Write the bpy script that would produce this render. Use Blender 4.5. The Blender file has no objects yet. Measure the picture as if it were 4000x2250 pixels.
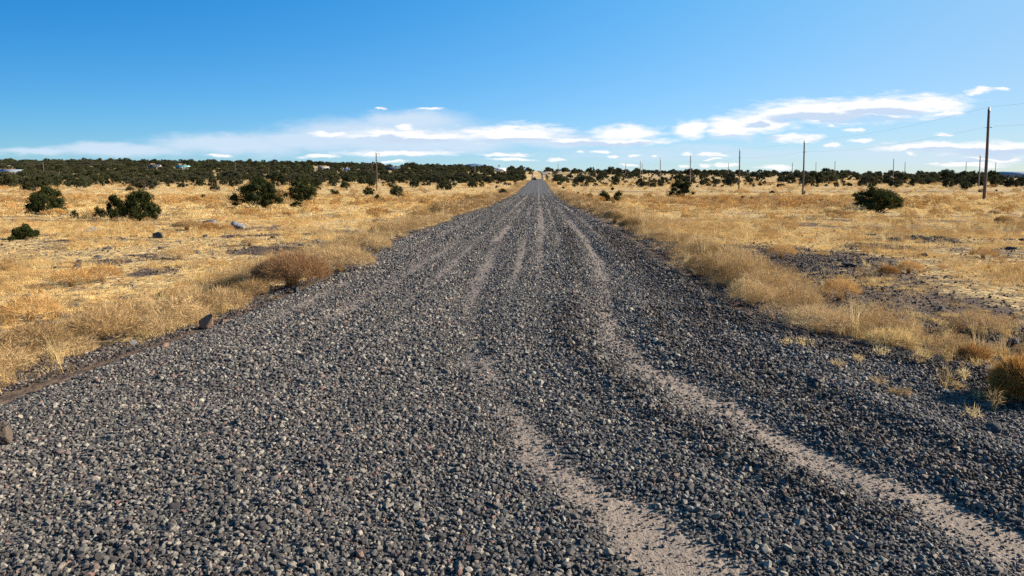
import bpy, math, random
import numpy as np
from mathutils import Matrix, Vector, Euler

SC = bpy.context.scene
COL = SC.collection
R = np.random.default_rng(7)
PI = math.pi

# ------------------------------------------------------------------ camera
F, CX, CY, EYE = 2773.0, 2000.0, 965.0, 1.6
HOR, VPX = 725.0, 2102.0
PITCH = math.atan((CY - HOR) / F)
YAW = math.atan((VPX - CX) / F)
cam_d = bpy.data.cameras.new('camera')
cam_d.sensor_fit = 'HORIZONTAL'
cam_d.sensor_width = 36.0
cam_d.lens = 36.0 * F / 4000.0
cam_d.shift_y = -(1125 - CY) / 4000.0
cam_d.clip_start = 0.1
cam_d.clip_end = 60000
cam = bpy.data.objects.new('camera', cam_d)
COL.objects.link(cam)
cam.location = (0, 0, EYE)
cam.rotation_euler = (PI / 2 - PITCH, 0, YAW)
SC.camera = cam
CROT = np.array(Euler((PI / 2 - PITCH, 0, YAW)).to_matrix())


def ray(px, py):
    d = np.array([(px - CX) / F, -(py - CY) / F, -1.0])
    d = CROT @ d
    return d / d[1]


def proj(x, y, z):
    """world -> photograph pixels (arrays)"""
    P = np.stack([np.asarray(x, float), np.asarray(y, float), np.asarray(z, float) - EYE], -1)
    c = P @ CROT
    return CX + F * c[..., 0] / -c[..., 2], CY - F * c[..., 1] / -c[..., 2]


# ------------------------------------------------------------------ noise
_T = np.random.default_rng(3).random((256, 256))


def vn(x, y):
    x = np.asarray(x, float); y = np.asarray(y, float)
    xi = np.floor(x).astype(int); yi = np.floor(y).astype(int)
    fx = x - xi; fy = y - yi
    fx = fx * fx * (3 - 2 * fx); fy = fy * fy * (3 - 2 * fy)
    a = _T[xi & 255, yi & 255]; b = _T[(xi + 1) & 255, yi & 255]
    c = _T[xi & 255, (yi + 1) & 255]; d = _T[(xi + 1) & 255, (yi + 1) & 255]
    return (a * (1 - fx) + b * fx) * (1 - fy) + (c * (1 - fx) + d * fx) * fy


def fbm(x, y, o=4):
    s = 0; a = 0.5; t = 0
    for i in range(o):
        s = s + a * vn(x * 2 ** i + 17.3 * i, y * 2 ** i + 5.1 * i); t += a; a *= 0.5
    return s / t


def ss(a, b, x):
    t = np.clip((np.asarray(x, float) - a) / (b - a), 0, 1)
    return t * t * (3 - 2 * t)


# ------------------------------------------------------------------ terrain
PD = [-50, 0, 90, 120, 153, 210, 250, 306, 355, 420, 580]
PZ = [0, 0, 0.0, .10, .42, 1.5, 2.2, 3.35, 4.0, 4.9, 7.6]
DC = 580.0
UU = [-1.4, -.76, -.6, -.4, -.22, -.1, -.03, 0.0, .04, .12, .25, .45, .7, 1.4]
UE = [86, 89, 90, 82, 74, 64, 59, 56, 52, 49, 47, 41, 34, 30]
# gravel edges, read from the photograph at road level
EL = [(0, 1545), (370, 1420), (745, 1304), (1273, 1087), (1553, 932), (1724, 870), (1910, 807), (1972, 776), (2025, 745)]
ER = [(4000, 1445), (3571, 1382), (3199, 1304), (2919, 1227), (2702, 1087), (2469, 932), (2376, 870), (2235, 807), (2185, 776), (2155, 745)]


def edge(pts, tail):
    o = []
    for px, py in pts:
        r = ray(px, py); d = -EYE / r[2]
        o.append((d, r[0] * d))
    o.sort()
    return [p[0] for p in o] + [160, 700], [p[1] for p in o] + [tail, tail]


ELy, ELx = edge(EL, -4.0)
ERy, ERx = edge(ER, 2.7)
for q in (ELx, ERx):
    q[-3] = q[-1]


def xl(y): return np.interp(y, ELy, ELx) + .22 * (fbm(np.asarray(y) * .7, 3.3, 3) - .5)
def xr(y): return np.interp(y, ERy, ERx) + .30 * (fbm(np.asarray(y) * .6, 9.3, 3) - .5)


def terr(x, y):
    x = np.asarray(x, float); y = np.asarray(y, float)
    d = np.minimum(y, DC)
    z = np.interp(d, PD, PZ)
    u = np.clip(x / np.maximum(y, 1), -1.4, 1.4)
    cz = EYE + np.interp(u, UU, UE) / F * DC
    t0 = 225 + 205 * np.exp(-(x / 30) ** 2)          # the road keeps low until it tops its crest
    t = np.clip((y - t0) / (580 - t0), 0, 1); z = z + t * t * (3 - 2 * t) * (cz - 7.6)
    z = z + ss(150, 400, y) * (fbm(x / 55, y / 55, 3) - .5) * 2.2 * (1 - ss(0, 25, 25 - np.abs(x)) * .8)
    z = z - np.maximum(y - DC, 0) * .03 - ss(60, 500, -y) * 2
    return z


def ground_z(x, y):
    z = terr(x, y)
    n = (fbm(x * .22, y * .22, 3) - .5) * .22 + (fbm(x * 1.6, y * 1.6, 3) - .5) * .07
    L = xl(y); Rr = xr(y)
    dl = L - x; dr = x - Rr
    out = np.maximum(dl, dr)
    w = ss(0.0, 1.2, out)
    z = z + w * n - .03 - .07 * ss(-.1, .9, out)
    z = z + .10 * np.exp(-((dr - .9) / .55) ** 2) * ss(6, 10, y)     # low bank along the right verge
    return z - .05 * (out < -.15)


def road_z(x, y):
    L = np.interp(y, ELy, ELx); Rr = np.interp(y, ERy, ERx)
    c = (x - (-.6)) / 3.4
    z = terr(x, y) + .045 * (1 - np.clip(c * c, 0, 1.6))
    fade = 1 - ss(60, 140, y) * .7
    z = z + fade * .05 * (fbm(x * 1.5 + 4, y * .12, 3) - .5) + fade * .035 * (fbm(x * 2.4, y * 1.7, 3) - .5)
    for xc, dp, w in ((-2.7, .014, .3), (-1.1, .018, .34), (.75, .012, .3), (1.5, .028, .27)):
        z = z - dp * np.exp(-((x - xc - .25 * (fbm(y * .05, xc, 2) - .5)) / w) ** 2) * ss(7, 14, y)
    z = z - sand(x, y) * .022
    bx = np.interp(y, *SB)
    for off, hgt, w in ((-.48, .030, .20), (.42, .026, .16), (1.15, .022, .2)):
        z = z + hgt * np.exp(-((x - bx - off) / w) ** 2) * (1 - ss(25, 60, y)) * (.5 + fbm(x * 2 + 1, y * .8, 2))
    for xc, hgt, w in ((-2.62, .024, .22), (-1.75, .022, .2), (-.32, .020, .17), (2.45, .035, .25), (-3.6, .03, .25)):
        z = z + hgt * np.exp(-((x - xc - .25 * (fbm(y * .07, xc, 2) - .5)) / w) ** 2) * ss(3, 7, y) * (1 - ss(60, 120, y)) * (.4 + 1.1 * fbm(x + 8, y * .5, 2))
    z = z - .13 * ss(-.35, .25, np.maximum(L - x, x - Rr))
    return z


SB = ([2.4, 3.07, 3.7, 4.46, 5.1, 6.0, 7.2, 9.5, 14, 21, 40], [2.45, 2.12, 1.86, 1.45, 1.24, .98, .78, .95, 1.2, 1.42, 1.5])
SA = ([2.2, 2.9, 3.2, 3.8, 4.6, 5.4, 6.3, 8, 12, 20, 50], [.84, .62, .45, .10, -.18, -.40, -.60, -.80, -1.02, -1.15, -1.2])


def sand(x, y):
    """0..1, where the loose stones are swept off the road"""
    n = (fbm(x * 2.1, y * 1.3, 4) - .5) * (1 - ss(5, 9, y)) + (fbm(x * 3.2, y * .22 + 7, 3) - .5) * ss(5, 9, y)
    b = np.exp(-((x - np.interp(y, *SB)) / np.interp(y, [2, 8, 14, 60], [.19, .26, .20, .2])) ** 2) * np.interp(y, [2, 3, 5.5, 7, 10, 18, 30, 60, 140], [.85, 1, 1, .9, .72, .62, .58, .45, 0])
    a = np.exp(-((x - np.interp(y, *SA)) / .235) ** 2) * np.interp(y, [2, 3, 4, 4.6, 5.2, 6.2, 7, 8, 20, 50, 120], [.75, .95, .8, .6, .75, .85, .5, .55, .6, .5, 0])
    c = .42 * np.exp(-((x - 2.15) / .35) ** 2) * ss(5, 8, y) * (1 - ss(16, 26, y))
    w = .10 * (fbm(y * .11, 2.2, 2) - .5)
    for xc, hw, am in ((-3.05, .20, .46), (-2.35, .20, .60), (-1.65, .16, .70), (-.45, .12, .55), (.12, .20, .80), (.72, .12, .66), (2.0, .18, .70)):
        c = np.maximum(c, am * np.exp(-((x - xc - w - .3 * (fbm(y * .045, xc * 3, 2) - .5)) / hw) ** 2) * ss(4.5, 9, y) * (1 - .5 * ss(60, 160, y)) * (.45 + .9 * fbm(xc * 3.1, y * .07, 3)))
    br = .62 + .38 * ss(.36, .56, fbm(x * 2.6 + 40, y * 1.0 + 3, 3))
    br = br * (1 - ss(5, 9, y)) + ss(5, 9, y) * .85
    q = np.maximum(np.maximum(a, b), c) * br + n * (1.0 - .35 * ss(5, 9, y)) - .07
    return np.clip(np.minimum(q, 1 - .52 * ss(6.5, 11, y)), 0, 1)


# ------------------------------------------------------------------ mesh helpers
def mesh(name, V, Fc, mat=None, smooth=False):
    me = bpy.data.meshes.new(name)
    V = np.ascontiguousarray(V, dtype=np.float32)
    me.vertices.add(len(V)); me.vertices.foreach_set('co', V.ravel())
    if isinstance(Fc, np.ndarray):
        k = Fc.shape[1]; n = len(Fc)
        me.loops.add(n * k); me.loops.foreach_set('vertex_index', Fc.astype(np.int32).ravel())
        me.polygons.add(n)
        me.polygons.foreach_set('loop_start', np.arange(0, n * k, k, dtype=np.int32))
        if smooth: me.polygons.foreach_set('use_smooth', np.ones(n, bool))
    else:
        tot = np.array([len(f) for f in Fc]); flat = np.concatenate([np.asarray(f) for f in Fc])
        me.loops.add(len(flat)); me.loops.foreach_set('vertex_index', flat.astype(np.int32))
        me.polygons.add(len(tot))
        me.polygons.foreach_set('loop_start', np.concatenate([[0], np.cumsum(tot)[:-1]]).astype(np.int32))
        if smooth: me.polygons.foreach_set('use_smooth', np.ones(len(tot), bool))
    me.update(calc_edges=True)
    if mat: me.materials.append(mat)
    return me


def obj(name, me, parent=None, loc=None, rz=0, link=True):
    o = bpy.data.objects.new(name, me)
    if link: COL.objects.link(o)
    if parent: o.parent = parent
    if loc is not None: o.location = loc
    if rz: o.rotation_euler = (0, 0, rz)
    return o


def tag(o, label=None, cat=None, group=None, kind=None):
    for k, v in (('label', label), ('category', cat), ('group', group), ('kind', kind)):
        if v: o[k] = v
    return o


def empty(name, loc, rz=0):
    o = bpy.data.objects.new(name, None); COL.objects.link(o)
    o.location = loc; o.rotation_euler = (0, 0, rz); o.empty_display_size = .2
    return o


def grid(xs, ys, zf):
    X, Y = np.meshgrid(xs, ys)
    V = np.stack([X, Y, zf(X, Y)], -1).reshape(-1, 3)
    nx, ny = len(xs), len(ys)
    i = (np.arange(ny - 1)[:, None] * nx + np.arange(nx - 1)).ravel()
    return V, np.stack([i, i + 1, i + nx + 1, i + nx], -1)


class MB:
    """collects boxes, tubes and prisms for one mesh"""
    def __init__(s): s.V = []; s.F = []; s.n = 0

    def add(s, V, Fc):
        s.V.append(np.asarray(V, float)); s.F += [[i + s.n for i in f] for f in Fc]; s.n += len(V)

    def box(s, x0, x1, y0, y1, z0, z1):
        s.add([(x, y, z) for z in (z0, z1) for y in (y0, y1) for x in (x0, x1)],
              [(0, 2, 3, 1), (4, 5, 7, 6), (0, 1, 5, 4), (2, 6, 7, 3), (0, 4, 6, 2), (1, 3, 7, 5)])

    def tube(s, pts, rad, n=8, cap=True):
        pts = np.asarray(pts, float); rad = np.broadcast_to(rad, len(pts))
        V = []
        for i, p in enumerate(pts):
            t = pts[min(i + 1, len(pts) - 1)] - pts[max(i - 1, 0)]; t = t / (np.linalg.norm(t) + 1e-9)
            a = np.cross(t, (0, 0, 1) if abs(t[2]) < .9 else (1, 0, 0)); a /= np.linalg.norm(a); b = np.cross(t, a)
            for k in range(n):
                w = 2 * PI * k / n
                V.append(p + rad[i] * (a * math.cos(w) + b * math.sin(w)))
        Fc = [(i * n + k, i * n + (k + 1) % n, (i + 1) * n + (k + 1) % n, (i + 1) * n + k) for i in range(len(pts) - 1) for k in range(n)]
        if cap: Fc += [tuple(range(n)), tuple(range((len(pts) - 1) * n, len(pts) * n))]
        s.add(V, Fc)

    def prism(s, prof, y0, y1):
        """profile in x,z pulled along y"""
        n = len(prof)
        V = [(p[0], y0, p[1]) for p in prof] + [(p[0], y1, p[1]) for p in prof]
        s.add(V, [tuple(range(n)), tuple(range(n, 2 * n))] + [(i, (i + 1) % n, n + (i + 1) % n, n + i) for i in range(n)])

    def build(s, name, mat, parent=None, loc=None, rz=0, smooth=False):
        V = np.concatenate(s.V)
        me = mesh(name, V, s.F, mat, smooth)
        import bmesh
        bm = bmesh.new(); bm.from_mesh(me); bmesh.ops.recalc_face_normals(bm, faces=bm.faces); bm.to_mesh(me); bm.free()
        return obj(name, me, parent, loc, rz)


# ------------------------------------------------------------------ materials
def new_mat(name):
    m = bpy.data.materials.new(name); m.use_nodes = True
    nt = m.node_tree; nt.nodes.clear()
    return m, nt


def N(nt, t, **kw):
    n = nt.nodes.new(t)
    for k, v in kw.items():
        if k.startswith('i_'):
            n.inputs[k[2:].replace('_', ' ')].default_value = v
        else: setattr(n, k, v)
    return n


def L(nt, a, b): nt.links.new(a, b)


def ramp(nt, fac, stops, interp='LINEAR'):
    r = N(nt, 'ShaderNodeValToRGB'); r.color_ramp.interpolation = interp
    e = r.color_ramp.elements
    while len(e) < len(stops): e.new(.5)
    for i, (p, c) in enumerate(stops):
        e[i].position = p; e[i].color = (*c, 1) if len(c) == 3 else c
    if fac is not None: L(nt, fac, r.inputs[0])
    return r.outputs[0]


def math_n(nt, op, a, b=None, c=None, clamp=False):
    m = N(nt, 'ShaderNodeMath', operation=op, use_clamp=clamp)
    for i, v in enumerate((a, b, c)):
        if v is None: continue
        if isinstance(v, (int, float)): m.inputs[i].default_value = v
        else: L(nt, v, m.inputs[i])
    return m.outputs[0]


def mix(nt, fac, a, b, mode='MIX'):
    m = N(nt, 'ShaderNodeMix', data_type='RGBA', blend_type=mode)
    for s, v in ((m.inputs[0], fac), (m.inputs[6], a), (m.inputs[7], b)):
        if isinstance(v, (int, float)): s.default_value = v
        elif isinstance(v, tuple): s.default_value = (*v, 1)
        else: L(nt, v, s)
    return m.outputs[2]


def noise(nt, vec, scale, detail=4, rough=.55):
    n = N(nt, 'ShaderNodeTexNoise'); n.inputs['Scale'].default_value = scale
    n.inputs['Detail'].default_value = detail; n.inputs['Roughness'].default_value = rough
    if vec is not None: L(nt, vec, n.inputs['Vector'])
    return n.outputs['Fac']


def out_pr(nt, col, rough=.9, bump=None, spec=.3, metal=0, bd=.01, bs=.6):
    p = N(nt, 'ShaderNodeBsdfPrincipled')
    p.inputs['Roughness'].default_value = rough
    p.inputs['Specular IOR Level'].default_value = spec
    p.inputs['Metallic'].default_value = metal
    if isinstance(col, tuple): p.inputs['Base Color'].default_value = (*col, 1)
    else: L(nt, col, p.inputs['Base Color'])
    if bump is not None:
        b = N(nt, 'ShaderNodeBump'); b.inputs['Distance'].default_value = bd; b.inputs['Strength'].default_value = bs
        L(nt, bump, b.inputs['Height']); L(nt, b.outputs[0], p.inputs['Normal'])
    o = N(nt, 'ShaderNodeOutputMaterial'); L(nt, p.outputs[0], o.inputs[0])
    return p


def leafy(name, stops, transl=.3, nscale=.05, rnd=.5, tint=None, rough=.8):
    """foliage and straw: colour drifts with the place of the plant and from plant to plant"""
    m, nt = new_mat(name)
    oi = N(nt, 'ShaderNodeObjectInfo')
    n = noise(nt, oi.outputs['Location'], nscale, 3)
    n2 = math_n(nt, 'MULTIPLY_ADD', n, 1 - rnd * .5, math_n(nt, 'MULTIPLY', math_n(nt, 'SUBTRACT', oi.outputs['Random'], .5), rnd))
    geo = N(nt, 'ShaderNodeNewGeometry')
    n3 = math_n(nt, 'MULTIPLY_ADD', math_n(nt, 'SUBTRACT', geo.outputs['Random Per Island'], .5), .35, n2, clamp=True)
    c = ramp(nt, n3, stops)
    d = N(nt, 'ShaderNodeBsdfDiffuse'); t = N(nt, 'ShaderNodeBsdfTranslucent')
    L(nt, c, d.inputs[0])
    if tint: L(nt, mix(nt, 1.0, c, tint, 'MULTIPLY'), t.inputs[0])
    else: L(nt, c, t.inputs[0])
    mx = N(nt, 'ShaderNodeMixShader'); mx.inputs[0].default_value = transl
    L(nt, d.outputs[0], mx.inputs[1]); L(nt, t.outputs[0], mx.inputs[2])
    o = N(nt, 'ShaderNodeOutputMaterial'); L(nt, mx.outputs[0], o.inputs[0])
    return m


def stone_mat(name, stops, nsc=40, rough=.85, use_random=True, bump=.004):
    m, nt = new_mat(name)
    oi = N(nt, 'ShaderNodeObjectInfo'); tc = N(nt, 'ShaderNodeTexCoord')
    c = ramp(nt, oi.outputs['Random'], stops)
    n = noise(nt, tc.outputs['Object'], nsc, 4, .65)
    v = ramp(nt, n, [(.25, (.55, .55, .56)), (.75, (1.35, 1.33, 1.3))])
    c = mix(nt, 1.0, c, v, 'MULTIPLY')
    out_pr(nt, c, rough, n, .35, bd=bump, bs=.7)
    return m


STRAW = [(.0, (.30, .19, .08)), (.3, (.54, .37, .16)), (.5, (.74, .56, .26)), (.75, (.84, .67, .36)), (1, (.90, .79, .52))]
M = {}
M['straw'] = leafy('straw', STRAW, .35, .35, .45)
M['mat'] = leafy('straw_mat', [(.0, (.48, .30, .12)), (.35, (.74, .51, .215)), (.6, (.86, .64, .295)), (1, (.90, .74, .42))], .25, .3, .5)
M['brown'] = leafy('dry_twigs', [(.0, (.21, .13, .06)), (.4, (.45, .295, .14)), (.7, (.64, .455, .23)), (1, (.80, .63, .38))], .25, .4, .5)
M['orange'] = leafy('orange_brush', [(.0, (.32, .165, .055)), (.5, (.57, .345, .13)), (1, (.74, .50, .22))], .25, .4, .6)
M['rust'] = leafy('tumbleweed_twigs', [(.0, (.13, .07, .035)), (.5, (.33, .19, .095)), (1, (.56, .37, .20))], .2, .4, .4)
M['rabbit'] = leafy('rabbitbrush_twigs', [(.0, (.30, .15, .045)), (.5, (.56, .31, .09)), (1, (.76, .48, .17))], .5, .4, .6)
M['leaf'] = leafy('juniper_foliage', [(.0, (.040, .044, .022)), (.4, (.075, .078, .038)), (.7, (.108, .104, .050)), (1, (.15, .135, .066))], .16, .02, .45)
M['leaf_near'] = leafy('juniper_foliage_near', [(.0, (.018, .024, .008)), (.5, (.043, .051, .017)), (1, (.10, .105, .032))], .18, .1, .3)
M['leaf_grey'] = leafy('juniper_foliage_grey', [(.0, (.045, .046, .028)), (.5, (.085, .080, .050)), (1, (.15, .135, .09))], .12, .02, .4)
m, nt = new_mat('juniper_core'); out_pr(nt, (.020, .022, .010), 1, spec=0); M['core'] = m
m, nt = new_mat('juniper_bark')
tc = N(nt, 'ShaderNodeTexCoord'); n = noise(nt, tc.outputs['Object'], 12, 5)
out_pr(nt, ramp(nt, n, [(.3, (.06, .045, .035)), (.7, (.24, .20, .16))]), .95, n, .1, bd=.03); M['bark'] = m
m, nt = new_mat('pole_wood')
tc = N(nt, 'ShaderNodeTexCoord'); mp = N(nt, 'ShaderNodeMapping'); mp.inputs['Scale'].default_value = (14, 14, .7)
L(nt, tc.outputs['Object'], mp.inputs[0]); n = noise(nt, mp.outputs[0], 2.5, 6, .7)
n2 = noise(nt, tc.outputs['Object'], .6, 2)
c = ramp(nt, n, [(.3, (.06, .04, .03)), (.7, (.19, .135, .10))])
out_pr(nt, mix(nt, n2, c, (.11, .08, .065)), .85, n, .2, bd=.02); M['pole'] = m
m, nt = new_mat('pole_wood_grey')
tc = N(nt, 'ShaderNodeTexCoord'); mp = N(nt, 'ShaderNodeMapping'); mp.inputs['Scale'].default_value = (14, 14, .7)
L(nt, tc.outputs['Object'], mp.inputs[0]); n = noise(nt, mp.outputs[0], 2.5, 6, .7)
out_pr(nt, ramp(nt, n, [(.3, (.13, .10, .08)), (.7, (.30, .25, .20))]), .85, n, .2, bd=.02); M['pole_grey'] = m


def plain(name, col, rough=.6, metal=0, spec=.4, var=.25, sc=6):
    m, nt = new_mat(name)
    tc = N(nt, 'ShaderNodeTexCoord'); n = noise(nt, tc.outputs['Object'], sc, 4)
    v = ramp(nt, n, [(.2, (1 - var,) * 3), (.8, (1 + var * .3,) * 3)])
    out_pr(nt, mix(nt, 1.0, col, v, 'MULTIPLY'), rough, None, spec, metal)
    M[name] = m


plain('galvanised', (.42, .44, .46), .45, .7)
plain('porcelain', (.55, .57, .60), .25)
plain('wire', (.16, .16, .17), .5, .6)
plain('white_paint', (.50, .50, .49), .45)
plain('camper_white', (.78, .78, .78), .35)
plain('grey_metal', (.30, .32, .36), .45, .2)
plain('blue_grey_siding', (.20, .26, .36), .6)
plain('dark_shingle', (.055, .06, .075), .8)
plain('teal_metal', (.10, .34, .32), .4, .2)
plain('beige_wall', (.34, .28, .22), .85)
plain('pink_wall', (.36, .29, .26), .85)
plain('glass', (.03, .035, .045), .12)
plain('rubber', (.02, .02, .02), .8)
plain('flag_red', (.45, .05, .06), .8)
plain('flag_white', (.75, .75, .75), .8)
plain('flag_blue', (.03, .05, .22), .8)
plain('blue_paint', (.12, .18, .42), .4)

M['gravel'] = stone_mat('gravel_stone', [(0, (.040, .036, .036)), (.3, (.078, .071, .067)), (.6, (.125, .114, .104)), (.80, (.20, .182, .157)), (.925, (.34, .30, .24)), (.965, (.15, .105, .090)), (.992, (.22, .13, .10)), (1, (.36, .32, .27))], 45)
M['cinder'] = stone_mat('cinder_stone', [(0, (.028, .022, .020)), (.5, (.060, .047, .040)), (.9, (.11, .085, .070)), (1, (.24, .20, .165))], 40)
M['rock_dark'] = stone_mat('basalt_rock', [(0, (.045, .042, .045)), (1, (.085, .075, .07))], 6, bump=.03)
M['rock_brown'] = stone_mat('shaded_brown_rock', [(0, (.09, .065, .05)), (1, (.11, .08, .06))], 6, bump=.03)  # tone of the boulder's shadow side put into its base colour
M['rock_pale'] = stone_mat('fractured_rock', [(0, (.16, .16, .17)), (1, (.20, .195, .20))], 5, bump=.05)
M['rock_red'] = stone_mat('red_brown_rock', [(0, (.20, .12, .085)), (1, (.24, .15, .105))], 7, bump=.03)

# ground
m, nt = new_mat('prairie_ground')
tc = N(nt, 'ShaderNodeTexCoord'); P = tc.outputs['Object']
at = N(nt, 'ShaderNodeAttribute', attribute_name='cover')
ab = N(nt, 'ShaderNodeAttribute', attribute_name='brown')
big = noise(nt, P, .22, 5, .6); mid = noise(nt, P, 2.2, 5, .65); fine = noise(nt, P, 19, 4, .7)
soil = ramp(nt, fine, [(.3, (.045, .034, .028)), (.55, (.10, .075, .06)), (.72, (.20, .155, .12)), (.8, (.34, .29, .24))])
strw = ramp(nt, mix(nt, .5, mid, fine), [(.28, (.34, .215, .095)), (.5, (.60, .42, .185)), (.7, (.74, .55, .27))])
k = math_n(nt, 'ADD', math_n(nt, 'MULTIPLY', mid, .9), math_n(nt, 'MULTIPLY', big, .6))
k = math_n(nt, 'ADD', k, math_n(nt, 'MULTIPLY_ADD', at.outputs['Fac'], 1.5, -1.5))
kk = ramp(nt, k, [(.08, (0, 0, 0)), (.34, (1, 1, 1))])
c = mix(nt, kk, soil, strw)
c = mix(nt, math_n(nt, 'MULTIPLY', math_n(nt, 'MULTIPLY', ab.outputs['Fac'], .8), ramp(nt, mid, [(.3, (.3,) * 3), (.6, (1,) * 3)])), c, (.20, .125, .070))
vg = N(nt, 'ShaderNodeTexVoronoi'); vg.inputs['Scale'].default_value = 6.5; L(nt, P, vg.inputs['Vector'])
c = mix(nt, ramp(nt, vg.outputs['Distance'], [(.35, (0,) * 3), (.75, (.75,) * 3)]), c, (.16, .105, .065))
hb = math_n(nt, 'ADD', mix(nt, .5, mid, fine), math_n(nt, 'MULTIPLY', vg.outputs['Distance'], -.5))
out_pr(nt, c, .95, hb, .1, bd=.10, bs=.9); M['ground'] = m

# road
m, nt = new_mat('road_bed')
tc = N(nt, 'ShaderNodeTexCoord'); P = tc.outputs['Object']
sa = N(nt, 'ShaderNodeAttribute', attribute_name='sand')
vo = N(nt, 'ShaderNodeTexVoronoi'); vo.inputs['Scale'].default_value = 42; L(nt, P, vo.inputs['Vector'])
vb = N(nt, 'ShaderNodeTexVoronoi'); vb.inputs['Scale'].default_value = 17; L(nt, P, vb.inputs['Vector'])
mp = N(nt, 'ShaderNodeMapping'); mp.inputs['Scale'].default_value = (2.6, .10, 1); L(nt, P, mp.inputs[0])
st = noise(nt, mp.outputs[0], 1, 5, .6)
fn = noise(nt, P, 90, 3, .7)
sep = N(nt, 'ShaderNodeSeparateColor'); L(nt, vo.outputs['Color'], sep.inputs[0])
sep2 = N(nt, 'ShaderNodeSeparateColor'); L(nt, vb.outputs['Color'], sep2.inputs[0])
g = ramp(nt, mix(nt, .5, sep.outputs[0], sep2.outputs[0]), [(0.1, (.030, .029, .029)), (.45, (.068, .065, .064)), (.75, (.12, .114, .107)), (1, (.21, .195, .172))])
g = mix(nt, 1.0, g, ramp(nt, st, [(.3, (.78, .79, .82)), (.7, (1.28, 1.26, 1.22))]), 'MULTIPLY')
s = ramp(nt, mix(nt, .6, vo.outputs['Distance'], fn), [(.2, (.13, .102, .082)), (.6, (.28, .222, .175))])
c = mix(nt, ramp(nt, sa.outputs['Fac'], [(.08, (0, 0, 0)), (.62, (1, 1, 1))]), g, s)
hb = math_n(nt, 'ADD', math_n(nt, 'MULTIPLY', vo.outputs['Distance'], -.6), math_n(nt, 'MULTIPLY', vb.outputs['Distance'], -1.0))
hb = mix(nt, sa.outputs['Fac'], hb, mix(nt, .5, noise(nt, P, 30, 4), fn))
out_pr(nt, c, .9, hb, .25, bd=.03, bs=.8); M['road'] = m
m, nt = new_mat('pale_dirt')
tc = N(nt, 'ShaderNodeTexCoord'); n = noise(nt, tc.outputs['Object'], 1.3, 5)
out_pr(nt, ramp(nt, n, [(.3, (.17, .145, .125)), (.7, (.29, .25, .21))]), .95, n, .1, bd=.03); M['dirt'] = m
m, nt = new_mat('haze_blue_slope')
tc = N(nt, 'ShaderNodeTexCoord'); n = noise(nt, tc.outputs['Object'], .004, 5)
out_pr(nt, ramp(nt, n, [(.3, (.07, .11, .19)), (.7, (.10, .16, .26))]), 1, None, 0); M['far'] = m  # blue of the distant haze painted into the mountain's colour

# ------------------------------------------------------------------ ground and road
def spaced(a, fine_lim, step, growth):
    v = [0.0]
    while v[-1] < a:
        s = step if v[-1] < fine_lim else step * (1 + (v[-1] - fine_lim) * growth)
        v.append(v[-1] + s)
    return np.array(v)


xp = spaced(9000, 9, .16, .22)
xs = np.concatenate([-xp[::-1][:-1], xp])
yp = spaced(9000, 22, .16, .14)
ys = np.concatenate([-spaced(400, 2, .5, .3)[::-1][:-1], yp])
V, Fc = grid(xs, ys, ground_z)
me = mesh('ground', V, Fc, M['ground'], True)
X, Y = V[:, 0], V[:, 1]
far = ss(25, 90, Y)
cov = .72 + .20 * far + .35 * (fbm(X * .3, Y * .3, 3) - .5)


def bare(x, y):
    """bare cinder strips beside the road and bare spots in the near field"""
    dr = x - xr(y)
    b = np.exp(-((dr - 2.9 - .7 * np.sin(y * .4)) / 1.7) ** 2) * (.45 + 1.1 * fbm(x * .9, y * .9 + 5, 3)) * ss(3, 6, y) * (1 - ss(15, 22, y)) * .9
    b = np.maximum(b, np.exp(-((dr - .35) / .6) ** 2) * (1 - ss(6.5, 8.2, y)) * 1.0)
    b = np.maximum(b, np.exp(-(np.maximum(xl(y) - x, dr) / .42) ** 2))
    b = np.maximum(b, ss(.55, .64, fbm(x * .42 + 31, y * .42, 3)) * .62 * (1 - ss(30, 70, y)))
    return b


cov = cov - bare(X, Y) * .78
a = me.attributes.new('cover', 'FLOAT', 'POINT'); a.data.foreach_set('value', cov.astype(np.float32))
br = np.zeros(len(X))
for yc, w, x0, x1, amt in ((147, 4, 3, 400, .9), (96, 7, 4, 120, .55), (110, 5, 20, 200, .5), (78, 6, -60, -5, .45), (105, 8, -200, -40, .35), (172, 6, 30, 300, .5)):
    yy = Y + 6 * (fbm(X * .03, yc, 3) - .5)
    br = np.maximum(br, amt * np.exp(-((yy - yc) / w) ** 2) * ss(x0, x0 + 4, X) * (1 - ss(x1, x1 + 30, X)))
br = np.maximum(br, .55 * ss(.54, .70, fbm(X * .035 + 9, Y * .10 + 2, 4)) * ss(40, 80, Y))
a = me.attributes.new('brown', 'FLOAT', 'POINT'); a.data.foreach_set('value', br.astype(np.float32))
tag(obj('ground', me), 'golden dry grassland plain rising to low hills', 'ground', kind='structure')

rx = np.arange(-5.6, 5.6, .07)
ry = [1.0]
while ry[-1] < 455: ry.append(ry[-1] + max(.07, ry[-1] * .009))
V, Fc = grid(rx, np.array(ry), road_z)
inside = (V[:, 0] > xl(V[:, 1]) - .35) & (V[:, 0] < xr(V[:, 1]) + .35)
Fc = Fc[inside[Fc].all(1)]
used = np.unique(Fc); remap = np.full(len(V), -1); remap[used] = np.arange(len(used))
V = V[used]; Fc = remap[Fc]
me = mesh('road', V, Fc, M['road'], True)
a = me.attributes.new('sand', 'FLOAT', 'POINT'); a.data.foreach_set('value', sand(V[:, 0], V[:, 1]).astype(np.float32))
tag(obj('road', me), 'straight grey gravel road running to the horizon', 'road', kind='structure')


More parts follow.
